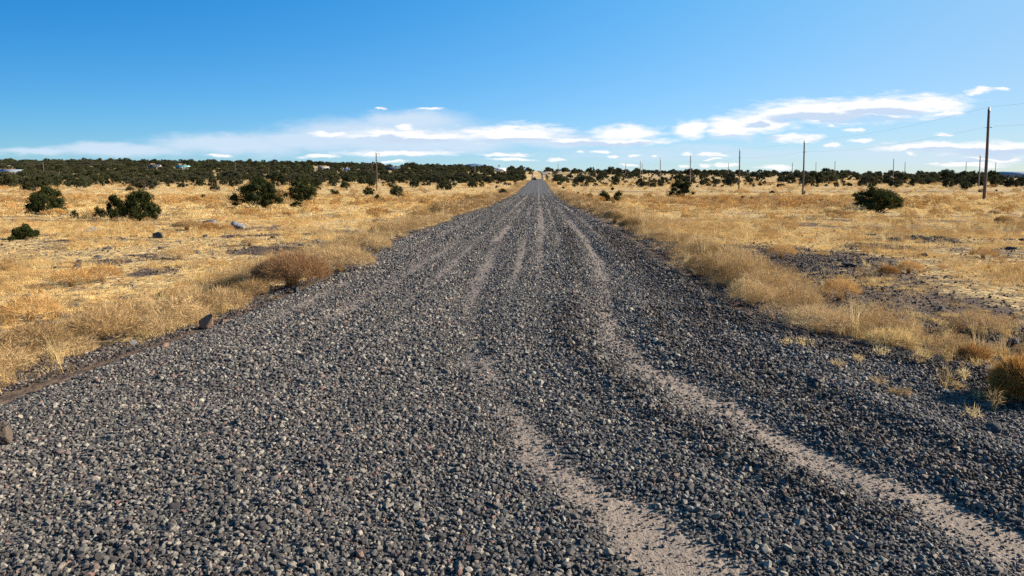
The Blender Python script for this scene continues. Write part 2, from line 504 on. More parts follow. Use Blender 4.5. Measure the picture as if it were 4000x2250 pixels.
def ribbon(name, pts, w, mat, label, dz=.05, n=60):
    pts = np.array(pts, float); t = np.linspace(0, len(pts) - 1, n); i = np.arange(len(pts))
    cx, cy = np.interp(t, i, pts[:, 0]), np.interp(t, i, pts[:, 1])
    tx, ty = np.gradient(cx), np.gradient(cy); l = np.hypot(tx, ty); nx, ny = -ty / l, tx / l
    V = []
    for k in np.linspace(-1, 1, 7):
        X = cx + nx * w / 2 * k; Y = cy + ny * w / 2 * k
        V.append(np.stack([X, Y, terr(X, Y) + dz], -1))
    V = np.stack(V, 1).reshape(-1, 3)
    i = (np.arange(n - 1)[:, None] * 7 + np.arange(6)).ravel()
    tag(obj(name, mesh(name, V, np.stack([i, i + 1, i + 8, i + 7], -1), mat, True)), label, 'road', kind='structure')


ribbon('far_road', [(5.0, 505), (5.5, 520), (4, 548), (2, 575), (1, 600)], 5, M['dirt'], 'pale stretch of the same road climbing the far rise', .30)
ribbon('side_track', [(2, 150), (14, 149), (40, 147), (90, 150), (150, 147), (230, 152)], 2.6, M['dirt'], 'faint dirt track crossing the right plain', .02)

# distant mountain, 30 km away
V, Fc = grid(np.linspace(-4200, -1800, 40), np.linspace(29000, 31500, 12), lambda X, Y: 700 * 0 + np.maximum(0, 1 - ((X + 2750) / 1000) ** 2) * 340 * np.maximum(0, 1 - ((Y - 30200) / 1300) ** 2) + 560 + 60 * fbm(X / 300, Y / 300, 3))
tag(obj('mountain', mesh('mountain', V, Fc, M['far'], True)), 'faint blue mountain top beyond the wooded rise', 'mountain', kind='structure')

# ------------------------------------------------------------------ scattering
def protos(tagname, meshes):
    c = bpy.data.collections.new(tagname)
    for i, me in enumerate(meshes):
        o = bpy.data.objects.new(me.name, me); c.objects.link(o)
    return c


def scatter(name, pts, rot, scl, idx, coll, label, cat):
    me = bpy.data.meshes.new(name)
    me.vertices.add(len(pts)); me.vertices.foreach_set('co', np.ascontiguousarray(pts, dtype=np.float32).ravel())
    for nm, arr in (('rot', rot), ('scl', scl)):
        a = me.attributes.new(nm, 'FLOAT_VECTOR', 'POINT'); a.data.foreach_set('vector', np.ascontiguousarray(arr, dtype=np.float32).ravel())
    a = me.attributes.new('idx', 'INT', 'POINT'); a.data.foreach_set('value', np.asarray(idx, np.int32))
    o = obj(name, me); tag(o, label, cat, kind='stuff')
    ng = bpy.data.node_groups.new(name, 'GeometryNodeTree')
    ng.interface.new_socket('Geometry', in_out='INPUT', socket_type='NodeSocketGeometry')
    ng.interface.new_socket('Geometry', in_out='OUTPUT', socket_type='NodeSocketGeometry')
    gi = ng.nodes.new('NodeGroupInput'); go = ng.nodes.new('NodeGroupOutput')
    ip = ng.nodes.new('GeometryNodeInstanceOnPoints'); ci = ng.nodes.new('GeometryNodeCollectionInfo')
    ci.inputs['Collection'].default_value = coll
    ci.inputs['Separate Children'].default_value = True; ci.inputs['Reset Children'].default_value = True
    ip.inputs['Pick Instance'].default_value = True
    ng.links.new(gi.outputs[0], ip.inputs['Points']); ng.links.new(ci.outputs[0], ip.inputs['Instance'])
    for nm, ty, sk in (('rot', 'FLOAT_VECTOR', 'Rotation'), ('scl', 'FLOAT_VECTOR', 'Scale'), ('idx', 'INT', 'Instance Index')):
        na = ng.nodes.new('GeometryNodeInputNamedAttribute'); na.data_type = ty; na.inputs['Name'].default_value = nm
        ng.links.new(na.outputs['Attribute'], ip.inputs[sk])
    ng.links.new(ip.outputs[0], go.inputs[0])
    md = o.modifiers.new('scatter', 'NODES'); md.node_group = ng
    return o


# stones
import bmesh


def hull(rng, n=14, squash=.7, mat=None, name='stone', sub=0, rnd=1.0):
    bm = bmesh.new()
    for _ in range(n):
        v = rng.normal(size=3); v /= np.linalg.norm(v); v *= rng.uniform(.82, 1.12)
        bm.verts.new((v[0] * 1.15, v[1] * .9, v[2] * squash))
    r = bmesh.ops.convex_hull(bm, input=bm.verts)
    bmesh.ops.delete(bm, geom=list({g for g in r['geom_interior'] + r['geom_unused'] if isinstance(g, bmesh.types.BMVert)}), context='VERTS')
    if sub:
        bmesh.ops.bevel(bm, geom=list(bm.edges), offset=.10, segments=1, affect='EDGES')
        bmesh.ops.triangulate(bm, faces=bm.faces)
        bmesh.ops.subdivide_edges(bm, edges=bm.edges, cuts=sub, use_grid_fill=True)
        for v in bm.verts:
            c = v.co; k = float(fbm(c.x * 2.2 + 9 + c.z, c.y * 2.2 + 5 + c.z * .7, 4)) - .5
            v.co = c * (1 + k * .28 * rnd)
    me = bpy.data.meshes.new(name); bm.to_mesh(me); bm.free()
    if mat: me.materials.append(mat)
    return me


rs = np.random.default_rng(11)
stone_c = protos('stones', [hull(rs, int(rs.integers(15, 26)), rs.uniform(.62, .95), M['gravel'], 'stone') for _ in range(16)])


def gravel_pts(y0, y1, sp, size, spread=.0):
    xs = np.arange(-5.4, 5.4, sp); ysn = np.arange(y0, y1, sp)
    X, Y = np.meshgrid(xs, ysn); X = X.ravel() + R.uniform(-.5, .5, X.size) * sp; Y = Y.ravel() + R.uniform(-.5, .5, Y.size) * sp
    fr = (np.abs(X) < Y * .78 + 1.2)
    X, Y = X[fr], Y[fr]
    fz = np.abs(R.normal(size=len(X))) * .38 * (.4 + 1.2 * fbm(X * .9, Y * .9, 2))
    ok = (X > xl(Y) - .10 - np.abs(fz)) & (X < xr(Y) + .10 + np.abs(fz))
    X, Y = X[ok], Y[ok]
    s = sand(X, Y)
    keep = R.random(len(X)) > np.clip(s * 1.4 - .06, 0, .70) + .06 + .22 * ss(8, 14, Y) + .6 * ss(60, 130, Y)
    X, Y, s = X[keep], Y[keep], s[keep]
    d = size * np.exp(R.normal(size=len(X)) * .30) * (1 - .5 * s)
    lane = fbm(X * 1.2 + 7, Y * .15, 3)
    d *= .75 + .55 * lane
    big = R.random(len(X)) < .014; d[big] *= R.uniform(1.3, 1.9, big.sum()); d = np.minimum(d, size * 2.1)
    Z = road_z(X, Y)
    edge_out = np.maximum(xl(Y) - X, X - xr(Y)); Z = np.where(edge_out > .25, ground_z(X, Y), Z)
    Z = Z + d * R.uniform(-.1, .8, len(X)) + .014 * (fbm(X * 9, Y * 9, 2) - .5) * (1 - s) * (Y < 15)
    return np.stack([X, Y, Z], -1), d


A = [gravel_pts(1.9, 5.5, .0174, .0101), gravel_pts(5.5, 11, .0225, .0125), gravel_pts(11, 20, .033, .0155), gravel_pts(20, 42, .062, .0225), gravel_pts(42, 130, .15, .036)]
A.append(gravel_pts(1.9, 8, .019, .0050))
gp = wpts = None
P3 = np.concatenate([a[0] for a in A]); D3 = np.concatenate([a[1] for a in A])
n = len(P3)
rot = np.stack([R.uniform(-.6, .6, n), R.uniform(-.6, .6, n), R.uniform(0, 2 * PI, n)], -1)
scl = D3[:, None] * R.uniform(.8, 1.25, (n, 3))
scatter('gravel', P3, rot, scl, R.integers(0, 16, n), stone_c, 'loose crushed grey gravel covering the road', 'gravel')
print('gravel', n)


cinder_c = protos('cinder_stones', [hull(rs, 18, .8, M['cinder'], 'cinder') for _ in range(8)])
# dark cinders lying loose on the bare strips and between the tufts
cy = np.concatenate([np.sqrt(R.uniform(3 ** 2, 26 ** 2, 240000)), R.uniform(2.5, 9, 160000)]); cx = R.uniform(-1, 1, 400000) * (cy * .8 + 2)
cb_ = bare(cx, cy); out = np.maximum(xl(cy) - cx, cx - xr(cy))
pr_ = cb_ * .6 + .05 + .8 * np.exp(-((out - .25) / .35) ** 2)
shl = (cx > 0) & (cy > 5) & (out > -1.0) & (out <= .1) & (R.random(len(cx)) < .75 * ss(-1.0, -.35, out))
ok = ((out > .1) & (R.random(len(cx)) < pr_)) | shl; dk = np.zeros(len(cx))
bx_ = np.interp(cy, *SB)
for xo in (bx_ - .50, bx_ + .55, bx_ + .95):
    dk = np.maximum(dk, np.exp(-((cx - xo - .2 * (fbm(cy * .1, 4.4, 2) - .5)) / .17) ** 2) * (.3 + .9 * fbm(cx * 2 + 3, cy * .4, 2)))
bnd = (out < -.5) & (cy > 3.2) & (R.random(len(cx)) < dk * .34)
shl = shl | bnd; ok = ok | bnd
shl = shl[ok]; cx, cy = cx[ok], cy[ok]; nc = len(cx)
cd = (.0075 + .0006 * cy) * np.minimum(np.exp(R.normal(size=nc) * .35), 1.7)
scatter('cinders', np.stack([cx, cy, np.where(shl, road_z(cx, cy) + .012 + cd, ground_z(cx, cy) + cd * R.uniform(0, .5, nc))], -1), np.stack([R.uniform(-.6, .6, nc), R.uniform(-.6, .6, nc), R.uniform(0, 6.28, nc)], -1),
        cd[:, None] * R.uniform(.7, 1.3, (nc, 3)), R.integers(0, 8, nc), cinder_c, 'dark cinders and pebbles on the bare soil beside the road', 'pebbles')
print('cinders', nc)


# ------------------------------------------------------------------ tufts
def blades(rng, n, h, spread, base_r, width, curve=.5, hvar=.35, seg=3, name='tuft', mat=None, dome=False, jitter=0):
    """n tapering ribbons growing out of a base"""
    az = rng.uniform(0, 2 * PI, n); br = base_r * np.sqrt(rng.random(n)); ba = rng.uniform(0, 2 * PI, n)
    hh = h * np.clip(1 + hvar * rng.normal(size=n), .3, 1.8)
    tilt = spread * rng.random(n) ** .6
    if dome: hh = h * (1 - .25 * rng.random(n)) * (1 - .18 * (tilt / max(spread, .01)) ** 2)
    dirx, diry = np.cos(az), np.sin(az)
    base = np.stack([br * np.cos(ba), br * np.sin(ba), np.zeros(n) - .01], -1)
    sx, sy = -diry, dirx
    fa = rng.uniform(0, PI, n)
    V = np.zeros((n, seg * 2 + 1, 3)); p = base.copy(); t = tilt * .45
    for s in range(seg + 1):
        w = width * (1 - s / seg) * .5 * rng.uniform(.7, 1.3, n)
        side = np.stack([sx * np.cos(fa), sy * np.cos(fa), np.sin(fa) * .6], -1) * w[:, None]
        if s < seg:
            V[:, s * 2] = p - side; V[:, s * 2 + 1] = p + side
            st = hh / seg
            d = np.stack([np.sin(t) * dirx, np.sin(t) * diry, np.cos(t)], -1)
            if jitter: d = d + rng.normal(size=(n, 3)) * jitter
            p = p + d * st[:, None]; t = t + tilt * curve * 1.1 / seg
        else: V[:, -1] = p
    F4 = []; F3 = []
    o = (np.arange(n) * (seg * 2 + 1))[:, None]
    tri = []
    for s in range(seg - 1):
        a = s * 2
        tri += [[a, a + 1, a + 3], [a, a + 3, a + 2]]
    tri += [[seg * 2 - 2, seg * 2 - 1, seg * 2]]
    Fc = (o[:, :, None] + np.array(tri)[None]).reshape(-1, 3)
    V = V.reshape(-1, 3)
    return V, Fc


def twigs(rng, n, rad, height, width, length, name='twigs', cz=.45):
    """fine crossing twigs in the outer shell of a dome"""
    d = rng.normal(size=(n, 3)); d[:, 2] = np.abs(d[:, 2]) * .9 - .15; d /= np.linalg.norm(d, axis=1)[:, None]
    r = rng.uniform(.5, 1.0, n) ** .55
    lump = .82 + .4 * fbm(d[:, 0] * 2.1 + 5, d[:, 1] * 2.1 + d[:, 2] * 1.7 + 5, 3)
    c = d * (r * lump)[:, None] * np.array([rad, rad, height * (1 - cz)]) + np.array([0, 0, height * cz])
    c[:, 2] = np.maximum(c[:, 2], .01)
    t = d * .9 + rng.normal(size=(n, 3)) * .75; t[:, 2] += .25; t /= np.linalg.norm(t, axis=1)[:, None]
    l = length * rng.uniform(.5, 1.4, n)
    s = np.cross(t, rng.normal(size=(n, 3))); s /= np.linalg.norm(s, axis=1)[:, None] + 1e-6
    w = width * rng.uniform(.6, 1.4, n)
    V = np.stack([c - s * w[:, None] * .5, c + s * w[:, None] * .5, c + t * l[:, None]], 1).reshape(-1, 3)
    return V, np.arange(n * 3).reshape(-1, 3)


def join(*parts):
    V = []; Fc = []; o = 0
    for v, f in parts: V.append(v); Fc.append(f + o); o += len(v)
    return np.concatenate(V), np.concatenate(Fc)


rg = np.random.default_rng(21)
tuft_meshes = []
for i in range(4):   # 0-3 bunch grass
    tuft_meshes.append(mesh('tuft_a%d' % i, *blades(rg, 70, .24, .95, .07, .0055, .9), M['straw']))
for i in range(3):   # 4-6 tangled twiggy tufts
    v, f = join(blades(rg, 40, .20, 1.1, .06, .0036, .6, jitter=.15), twigs(rg, 420, .20, .25, .0036, .06))
    tuft_meshes.append(mesh('tuft_b%d' % i, v, f, M['brown']))
for i in range(3):   # 7-9 low mats
    tuft_meshes.append(mesh('tuft_c%d' % i, *blades(rg, 170, .055, 1.25, .22, .0075, .8), M['mat']))
for i in range(2):   # 10-11 orange domes
    tuft_meshes.append(mesh('tuft_d%d' % i, *join(blades(rg, 90, .26, 1.15, .05, .005, .35, dome=True), twigs(rg, 500, .24, .30, .0045, .06)), M['orange']))
for i in range(2):   # 12-13 tall pale grass
    tuft_meshes.append(mesh('tuft_e%d' % i, *blades(rg, 60, .42, .75, .06, .005, 1.0), M['straw']))
tuft_c = protos('tufts', tuft_meshes)
# coarse ones for beyond 25 m
coarse = []
for i in range(4):
    coarse.append(mesh('clump_a%d' % i, *blades(rg, 80, .085, 1.2, .30, .022, .8, seg=2), M['mat']))
for i in range(2):
    coarse.append(mesh('clump_b%d' % i, *join(blades(rg, 40, .26, 1.1, .10, .018, .6, seg=2), twigs(rg, 200, .28, .3, .018, .10)), M['straw']))
for i in range(2):
    coarse.append(mesh('clump_c%d' % i, *join(blades(rg, 30, .26, 1.1, .10, .018, .6, seg=2), twigs(rg, 240, .30, .32, .018, .10)), M['orange']))
for i in range(2):
    coarse.append(mesh('clump_d%d' % i, *join(blades(rg, 30, .26, 1.1, .10, .016, .6, seg=2), twigs(rg, 240, .32, .34, .016, .10)), M['brown']))
coarse_c = protos('clumps', coarse)


def wedge(y0, y1, n, k=.80, pad=3.0):
    yy = np.sqrt(R.uniform(y0 ** 2, y1 ** 2, n)); w = yy * k + pad
    return R.uniform(-1, 1, n) * w, yy


def off_road(X, Y, m=0.0):
    return np.maximum(xl(Y) - X, X - xr(Y)) > m + R.normal(size=len(X)) * .13


def grass(name, y0, y1, n, pick, coll, size, label):
    X, Y = wedge(y0, y1, n)
    ok = off_road(X, Y, .16); X, Y = X[ok], Y[ok]
    patch = fbm(X * .55, Y * .55, 3); b = bare(X, Y)
    ok = (R.random(len(X)) < np.clip(.20 + 2.3 * (patch - .42), .16, 1) * (1 - np.clip(.86 * b, 0, .9))); X, Y = X[ok], Y[ok]
    if y0 < 100:
        keep = np.ones(len(X), bool)
        for cx_, cy_, cr in CLEAR:
            near_ = ((X - cx_ * (Y / cy_)) ** 2 + ((Y - cy_ + cr * .8) / 2.2) ** 2 < cr * cr) & (Y < cy_ + cr)
            keep &= ~near_
        X, Y = X[keep], Y[keep]
    idx, s = pick(X, Y, len(X))
    s = s * size
    Z = ground_z(X, Y)
    n = len(X)
    rot = np.stack([R.normal(size=n) * .12, R.normal(size=n) * .12, R.uniform(0, 2 * PI, n)], -1)
    sc = s[:, None] * np.stack([R.uniform(.8, 1.25, n), R.uniform(.8, 1.25, n), R.uniform(.7, 1.25, n)], -1)
    scatter(name, np.stack([X, Y, Z], -1), rot, sc, idx, coll, label, 'grass')
    print(name, n)


def pick_near(X, Y, n):
    dl = xl(Y) - X; dr = X - xr(Y); r = R.random(n)
    verge = np.exp(-((dl - .9) / .9) ** 2) + np.exp(-((dr - .95) / .75) ** 2) * ss(6.3, 8, Y) * 1.0
    reg = fbm(X * .16 + 3, Y * .16 + 8, 3)
    idx = np.where(r < .42 + .34 * (1 - np.clip(verge, 0, 1)), 7 + R.integers(0, 3, n), R.integers(0, 4, n))
    idx = np.where((r > .91 - .46 * np.clip(verge, 0, 1)) , 4 + R.integers(0, 3, n), idx)
    idx = np.where((r > .955) & (verge < .5), 10 + R.integers(0, 2, n), idx)
    idx = np.where((r > .40) & (r < .44 + .10 * np.clip(verge, 0, 1) * (dr > 0)), 12 + R.integers(0, 2, n), idx)
    s = np.exp(R.normal(size=n) * .25) * (.52 + .55 * reg) * (1 + .22 * np.clip(verge, 0, 1))
    s = np.where((verge < .3) & ((idx < 7) | (idx > 9)), s * .72, s)
    s = s * np.clip(.62 + 1.1 * (fbm(X * .55, Y * .55, 3) - .30), .62, 1)
    s = np.where((dr > 0) & (dr < 1) & (Y < 6.5), s * .45, s)
    s = s * (1 + .12 * np.exp(-((dr - .75) / .45) ** 2) * ss(6.5, 9, Y))
    return idx, s


def pick_far(X, Y, n):
    r = R.random(n); reg = fbm(X * .05 + 3, Y * .09 + 8, 3)
    dl = xl(Y) - X; dr = X - xr(Y)
    verge = np.exp(-((dl - 1.2) / 1.3) ** 2) + np.exp(-((dr - 1.2) / 1.2) ** 2)
    idx = np.where(r < .87, R.integers(0, 4, n), np.where(r < .93, 4 + R.integers(0, 2, n), 6 + R.integers(0, 2, n)))
    idx = np.where((reg > .66) & (r > .78), 6 + R.integers(0, 4, n), idx)
    idx = np.where((verge > .4) & (r > .35), 8 + R.integers(0, 2, n), idx)
    return idx, np.exp(R.normal(size=n) * .3) * (.7 + .5 * reg) * (1 + .25 * verge)


CLEAR = []


# ------------------------------------------------------------------ junipers
def ico(sub=1):
    bm = bmesh.new(); bmesh.ops.create_icosphere(bm, subdivisions=sub, radius=1)
    V = np.array([v.co[:] for v in bm.verts]); Fc = np.array([[v.index for v in f.verts] for f in bm.faces]); bm.free()
    return V, Fc


ICO1, ICO2 = ico(1), ico(2)


def crown(rng, w, h, nb, nl, leaf, low=.0, openness=.0, spiky=.5, lobes=1, jag=1.0):
    """returns (leaf V,F), (core V,F), blob centres. w,h overall size in metres"""
    C = []
    rad = []
    ph = rng.uniform(0, 9)
    cen = [(0, 0, 1.0)]
    if lobes > 1:
        cen = [(rng.uniform(-.35, .35), rng.uniform(-.2, .2), rng.uniform(.65, .95)) for _ in range(lobes)]
    for i in range(nb):
        lx, ly, lh = cen[i % len(cen)]
        f = 1.0 if len(cen) == 1 else .68
        a = rng.uniform(0, 2 * PI); zz = rng.random() ** 1.0
        lh = lh * (1 - .30 * jag + .50 * jag * float(fbm(math.cos(a) * 1.4 + ph, math.sin(a) * 1.4 + ph, 2)))
        rr = math.sqrt(max(0, 1 - (max(zz - .25, 0) / .75) ** 2)) * (.74 + .26 * min(1, zz / .25 + low)) * rng.uniform(.10, .92) ** .55
        b = rng.uniform(.10, .22) * (1.15 if nb < 30 else .95)
        C.append(((lx + math.cos(a) * rr * f * .5 * (1 - b)) * w, (ly + math.sin(a) * rr * f * .5 * (1 - b)) * w, (b * .8 + zz * (lh - 1.7 * b)) * h))
        rad.append((b * w * rng.uniform(.50, .74), b * h * rng.uniform(.7, 1.3)))
    C = np.array(C); rad = np.array(rad)
    k = rng.integers(0, nb, nl)
    d = rng.normal(size=(nl, 3)); d /= np.linalg.norm(d, axis=1)[:, None]
    r = rng.uniform(.35, 1.0, nl) ** .5 * (1 + .25 * (rng.random(nl) < .12))
    R3 = np.stack([rad[k, 0], rad[k, 0], rad[k, 1]], -1)
    c = C[k] + d * r[:, None] * R3
    c[:, 2] = np.maximum(c[:, 2], .02 * h)
    outw = c - np.array([0, 0, h * .25]); outw /= np.linalg.norm(outw, axis=1)[:, None] + 1e-6
    t = d * .6 + outw * .6 + np.array([0, 0, spiky]) + rng.normal(size=(nl, 3)) * .45; t /= np.linalg.norm(t, axis=1)[:, None]
    s = np.cross(t, rng.normal(size=(nl, 3))); s /= np.linalg.norm(s, axis=1)[:, None] + 1e-6
    l = leaf * rng.uniform(.6, 1.5, nl); wd = leaf * rng.uniform(.35, .7, nl)
    V = np.stack([c - s * (wd * .5)[:, None], c + t * (l * .45)[:, None] + s * (wd * .55)[:, None], c + t * l[:, None], c + t * (l * .4)[:, None] - s * (wd * .5)[:, None]], 1).reshape(-1, 3)
    Fl = np.arange(nl * 4).reshape(-1, 4)
    core = None
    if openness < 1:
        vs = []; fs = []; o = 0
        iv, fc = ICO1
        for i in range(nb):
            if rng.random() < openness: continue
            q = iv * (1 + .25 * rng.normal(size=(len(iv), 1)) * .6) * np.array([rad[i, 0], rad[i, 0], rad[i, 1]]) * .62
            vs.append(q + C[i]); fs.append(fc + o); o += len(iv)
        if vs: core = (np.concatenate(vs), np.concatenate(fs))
    return (V, Fl), core, C


def limbs(rng, C, w, h, n=7, r0=.05):
    mb = MB()
    sel = C[rng.choice(len(C), min(n, len(C)), replace=False)]
    for c in sel:
        b = np.array([rng.normal() * .04 * w, rng.normal() * .04 * w, -.06 * h])
        mid = (b + c) * .5 + np.array([rng.normal() * .05 * w, rng.normal() * .05 * w, -.06 * h])
        t = np.linspace(0, 1, 6)[:, None]
        pts = (1 - t) ** 2 * b + 2 * t * (1 - t) * mid + t ** 2 * c
        rr = r0 * h * np.linspace(1, .25, 6) * rng.uniform(.7, 1.2)
        mb.tube(pts, rr, 6)
    return np.concatenate(mb.V), mb.F


def crown_mesh(name, lf, core, mat):
    V, Fq = lf
    if core is None: return mesh(name, V, Fq, mat)
    faces = [list(f) for f in Fq] + [list(f + len(V)) for f in core[1]]
    me = mesh(name, np.concatenate([V, core[0]]), faces, mat)
    me.materials.append(M['core'])
    mi = np.zeros(len(faces), np.int32); mi[len(Fq):] = 1
    me.polygons.foreach_set('material_index', mi)
    return me


rj = np.random.default_rng(5)


def make_proto(w, h, nb, nl, leaf, mat, **kw):
    nlimb = kw.pop('nlimb', 7); r0 = kw.pop('r0', .03)
    lf, core, C = crown(rj, w, h, nb, nl, leaf, **kw)
    cm = crown_mesh('crown', lf, core, mat)
    lv, lfaces = limbs(rj, C, w, h, nlimb, r0)
    tm = mesh('trunk', lv, lfaces, M['bark'])
    return dict(w=w, h=h, crown=cm, trunk=tm)


far_p = [make_proto(4.6, 3.4 + .5 * (i % 3), 34, 2600, .20, M['leaf'] if i % 4 else M['leaf_grey'], openness=.1, low=.3, spiky=.25, jag=.35) for i in range(7)]
mid_p = [make_proto(4.0, 3.0, 48, 6000, .13, M['leaf'] if i % 3 else M['leaf_grey'], openness=.2, low=.5, spiky=.35, jag=.6) for i in range(5)]
small_p = [make_proto(1.0, .8, 22, 1600, .065, M['leaf_near'], openness=.5, low=.6, spiky=.9, nlimb=5) for i in range(4)]

spots = []   # every juniper: (x, y, w)


def place(kind, cx, by, w, h, d=None):
    r = ray(cx, by)
    if d is None:
        dd = np.arange(3, 420, .25)
        z = ground_z(r[0] * dd, dd); rz = EYE + r[2] * dd
        k = np.argmax(rz <= z); d = dd[k] if rz[k] <= z[k] else 400
        # refine
        d = d - .12
    x = r[0] * d
    return float(x), float(d), float(ground_z(x, d)), w * d / F, h * d / F * (1.12 if kind == 'j' else 1)


def juniper(cx, by, w, h, label, cat='juniper', proto=None, near=None, d=None, group=None, rz=None, name='juniper_tree'):
    x, y, z, W, H = place('j', cx, by, w, h, d)
    if near: W *= 1.10; p = make_proto(W, H, **near)
    else: p = proto[int(rj.integers(0, len(proto)))]
    e = empty(name, (x, y, z), float(rj.uniform(0, 6.28)) if rz is None else rz)
    e.scale = (W / p['w'], W / p['w'], H / p['h'])
    tag(e, label, cat, group)
    obj('crown', p['crown'], e); obj('trunk', p['trunk'], e)
    spots.append((x, y, W))
    if y < 110: CLEAR.append((x, y, W * .42))
    return e


LN = M['leaf_near']
juniper(182, 838, 160, 98, 'upright dark juniper at far left with pale trunks showing, grass at its foot', near=dict(nb=60, nl=11000, leaf=.07, mat=LN, openness=.35, low=.7, spiky=.8, nlimb=9), rz=0)
juniper(555, 862, 150, 112, 'bushy dark green juniper with a ragged top, right of the far left one', near=dict(nb=55, nl=11000, leaf=.07, mat=LN, openness=.3, low=.8, spiky=1.0, nlimb=9), rz=0)
juniper(455, 858, 80, 86, 'leaning left lobe of juniper pressed against the ragged bushy one', near=dict(nb=26, nl=5000, leaf=.07, mat=LN, openness=.3, low=.8, spiky=1.0, nlimb=6), rz=0, cat='juniper')
juniper(1005, 810, 240, 98, 'broad spreading juniper with open branches fanning out low', near=dict(nb=80, nl=12500, leaf=.085, mat=LN, openness=.6, low=.55, spiky=.7, nlimb=22, r0=.022), rz=0)
juniper(1185, 793, 140, 92, 'round juniper with a bare forked trunk, just right of the broad spreading one', near=dict(nb=50, nl=8500, leaf=.09, mat=LN, openness=.3, low=0, spiky=.6, nlimb=14, r0=.03), rz=0)
juniper(2655, 774, 112, 66, 'big dark solitary juniper standing right of the road', near=dict(nb=50, nl=8500, leaf=.09, mat=LN, openness=.15, low=.9, spiky=.9, nlimb=6), rz=0)
juniper(3432, 828, 182, 84, 'wide dark spiky juniper shrub alone in the right plain', near=dict(nb=75, nl=14000, leaf=.07, mat=LN, openness=.3, low=1.0, spiky=1.5, nlimb=8), rz=0)
juniper(102, 935, 105, 50, 'low green juniper bush nearest the left edge of the photo', near=dict(nb=30, nl=5000, leaf=.055, mat=LN, openness=.5, low=1.0, spiky=1.6, nlimb=6), rz=0, name='juniper_bush', cat='juniper bush')

for cx, by, w, h, lb in [
    (290, 852, 34, 28, 'tiny dark juniper seedling between the two big left junipers'),
    (388, 852, 66, 38, 'low juniper bush at the left foot of the ragged bushy juniper'),
    (45, 944, 30, 25, 'small dark shrub at the lower left of the nearest green bush'),
    (795, 777, 28, 17, 'small lone bush in the grass left of the broad spreading juniper'),
    (1160, 812, 60, 24, 'low green sprig under the right side of the broad spreading juniper'),
    (1305, 767, 58, 24, 'dome shaped small juniper right of the forked trunk one'),
    (1441, 768, 60, 34, 'round green juniper bush left of the wooden pole foot'),
    (1477, 786, 36, 24, 'small juniper bush in front of the wooden pole foot'),
    (1439, 797, 36, 14, 'flat green shrub lowest of the three by the left pole'),
    (1770, 787, 22, 18, 'leftmost of the small green bushes left of the fallen brush'),
    (1798, 787, 24, 16, 'second of the small green bushes left of the fallen brush'),
    (1806, 803, 25, 20, 'lowest of the small green bushes left of the fallen brush'),
    (1826, 782, 22, 21, 'small green bush touching the fallen brush'),
    (1963, 762, 44, 23, 'spiky green juniper bush close to the left road verge'),
    (1940, 736, 16, 10, 'tiny dark bush far up the left road verge'),
    (2258, 767, 24, 15, 'small faint bush nearest the road on the right'),
    (2304, 782, 34, 25, 'leftmost of three upright green bushes right of the road'),
    (2358, 788, 58, 36, 'widest and middle of three upright green bushes right of the road'),
    (2416, 785, 46, 34, 'rightmost of three upright green bushes right of the road'),
    (2396, 801, 18, 17, 'tiny sprig below the three upright green bushes'),
    (2200, 737, 15, 8, 'tiny flat bush close right of the distant road'),
    (2392, 744, 17, 12, 'tiny round bush above the three upright bushes'),
    (2735, 786, 15, 9, 'tiny dark sprig right of the big solitary juniper'),
    (2903, 784, 25, 17, 'left one of a pair of small dark bushes on the right plain'),
    (2934, 789, 28, 17, 'right one of a pair of small dark bushes on the right plain'),
    (3015, 756, 25, 10, 'flat dark bush left of the second pole foot'),
    (3140, 762, 16, 14, 'small dark bush at the foot of the second pole'),
    (3060, 728, 18, 9, 'small flat bush left of the second pole, farther off'),
    (3345, 774, 38, 21, 'small round bush above left of the wide spiky juniper'),
    (3404, 733, 30, 16, 'small juniper behind and above the wide spiky juniper'),
    (3317, 729, 28, 14, 'small juniper left of and behind the wide spiky one'),
    (3745, 789, 20, 10, 'tiny green plant left of the nearest pole foot'),
    (3832, 751, 24, 12, 'small green bush just behind the nearest pole'),
    (3892, 748, 12, 7, 'tiny green bush right of the nearest pole'),
    (3542, 733, 16, 8, 'tiny bush right of the twin grey junipers'),
]:
    juniper(cx, by, w, h, lb, 'juniper bush', small_p, name='juniper_bush')

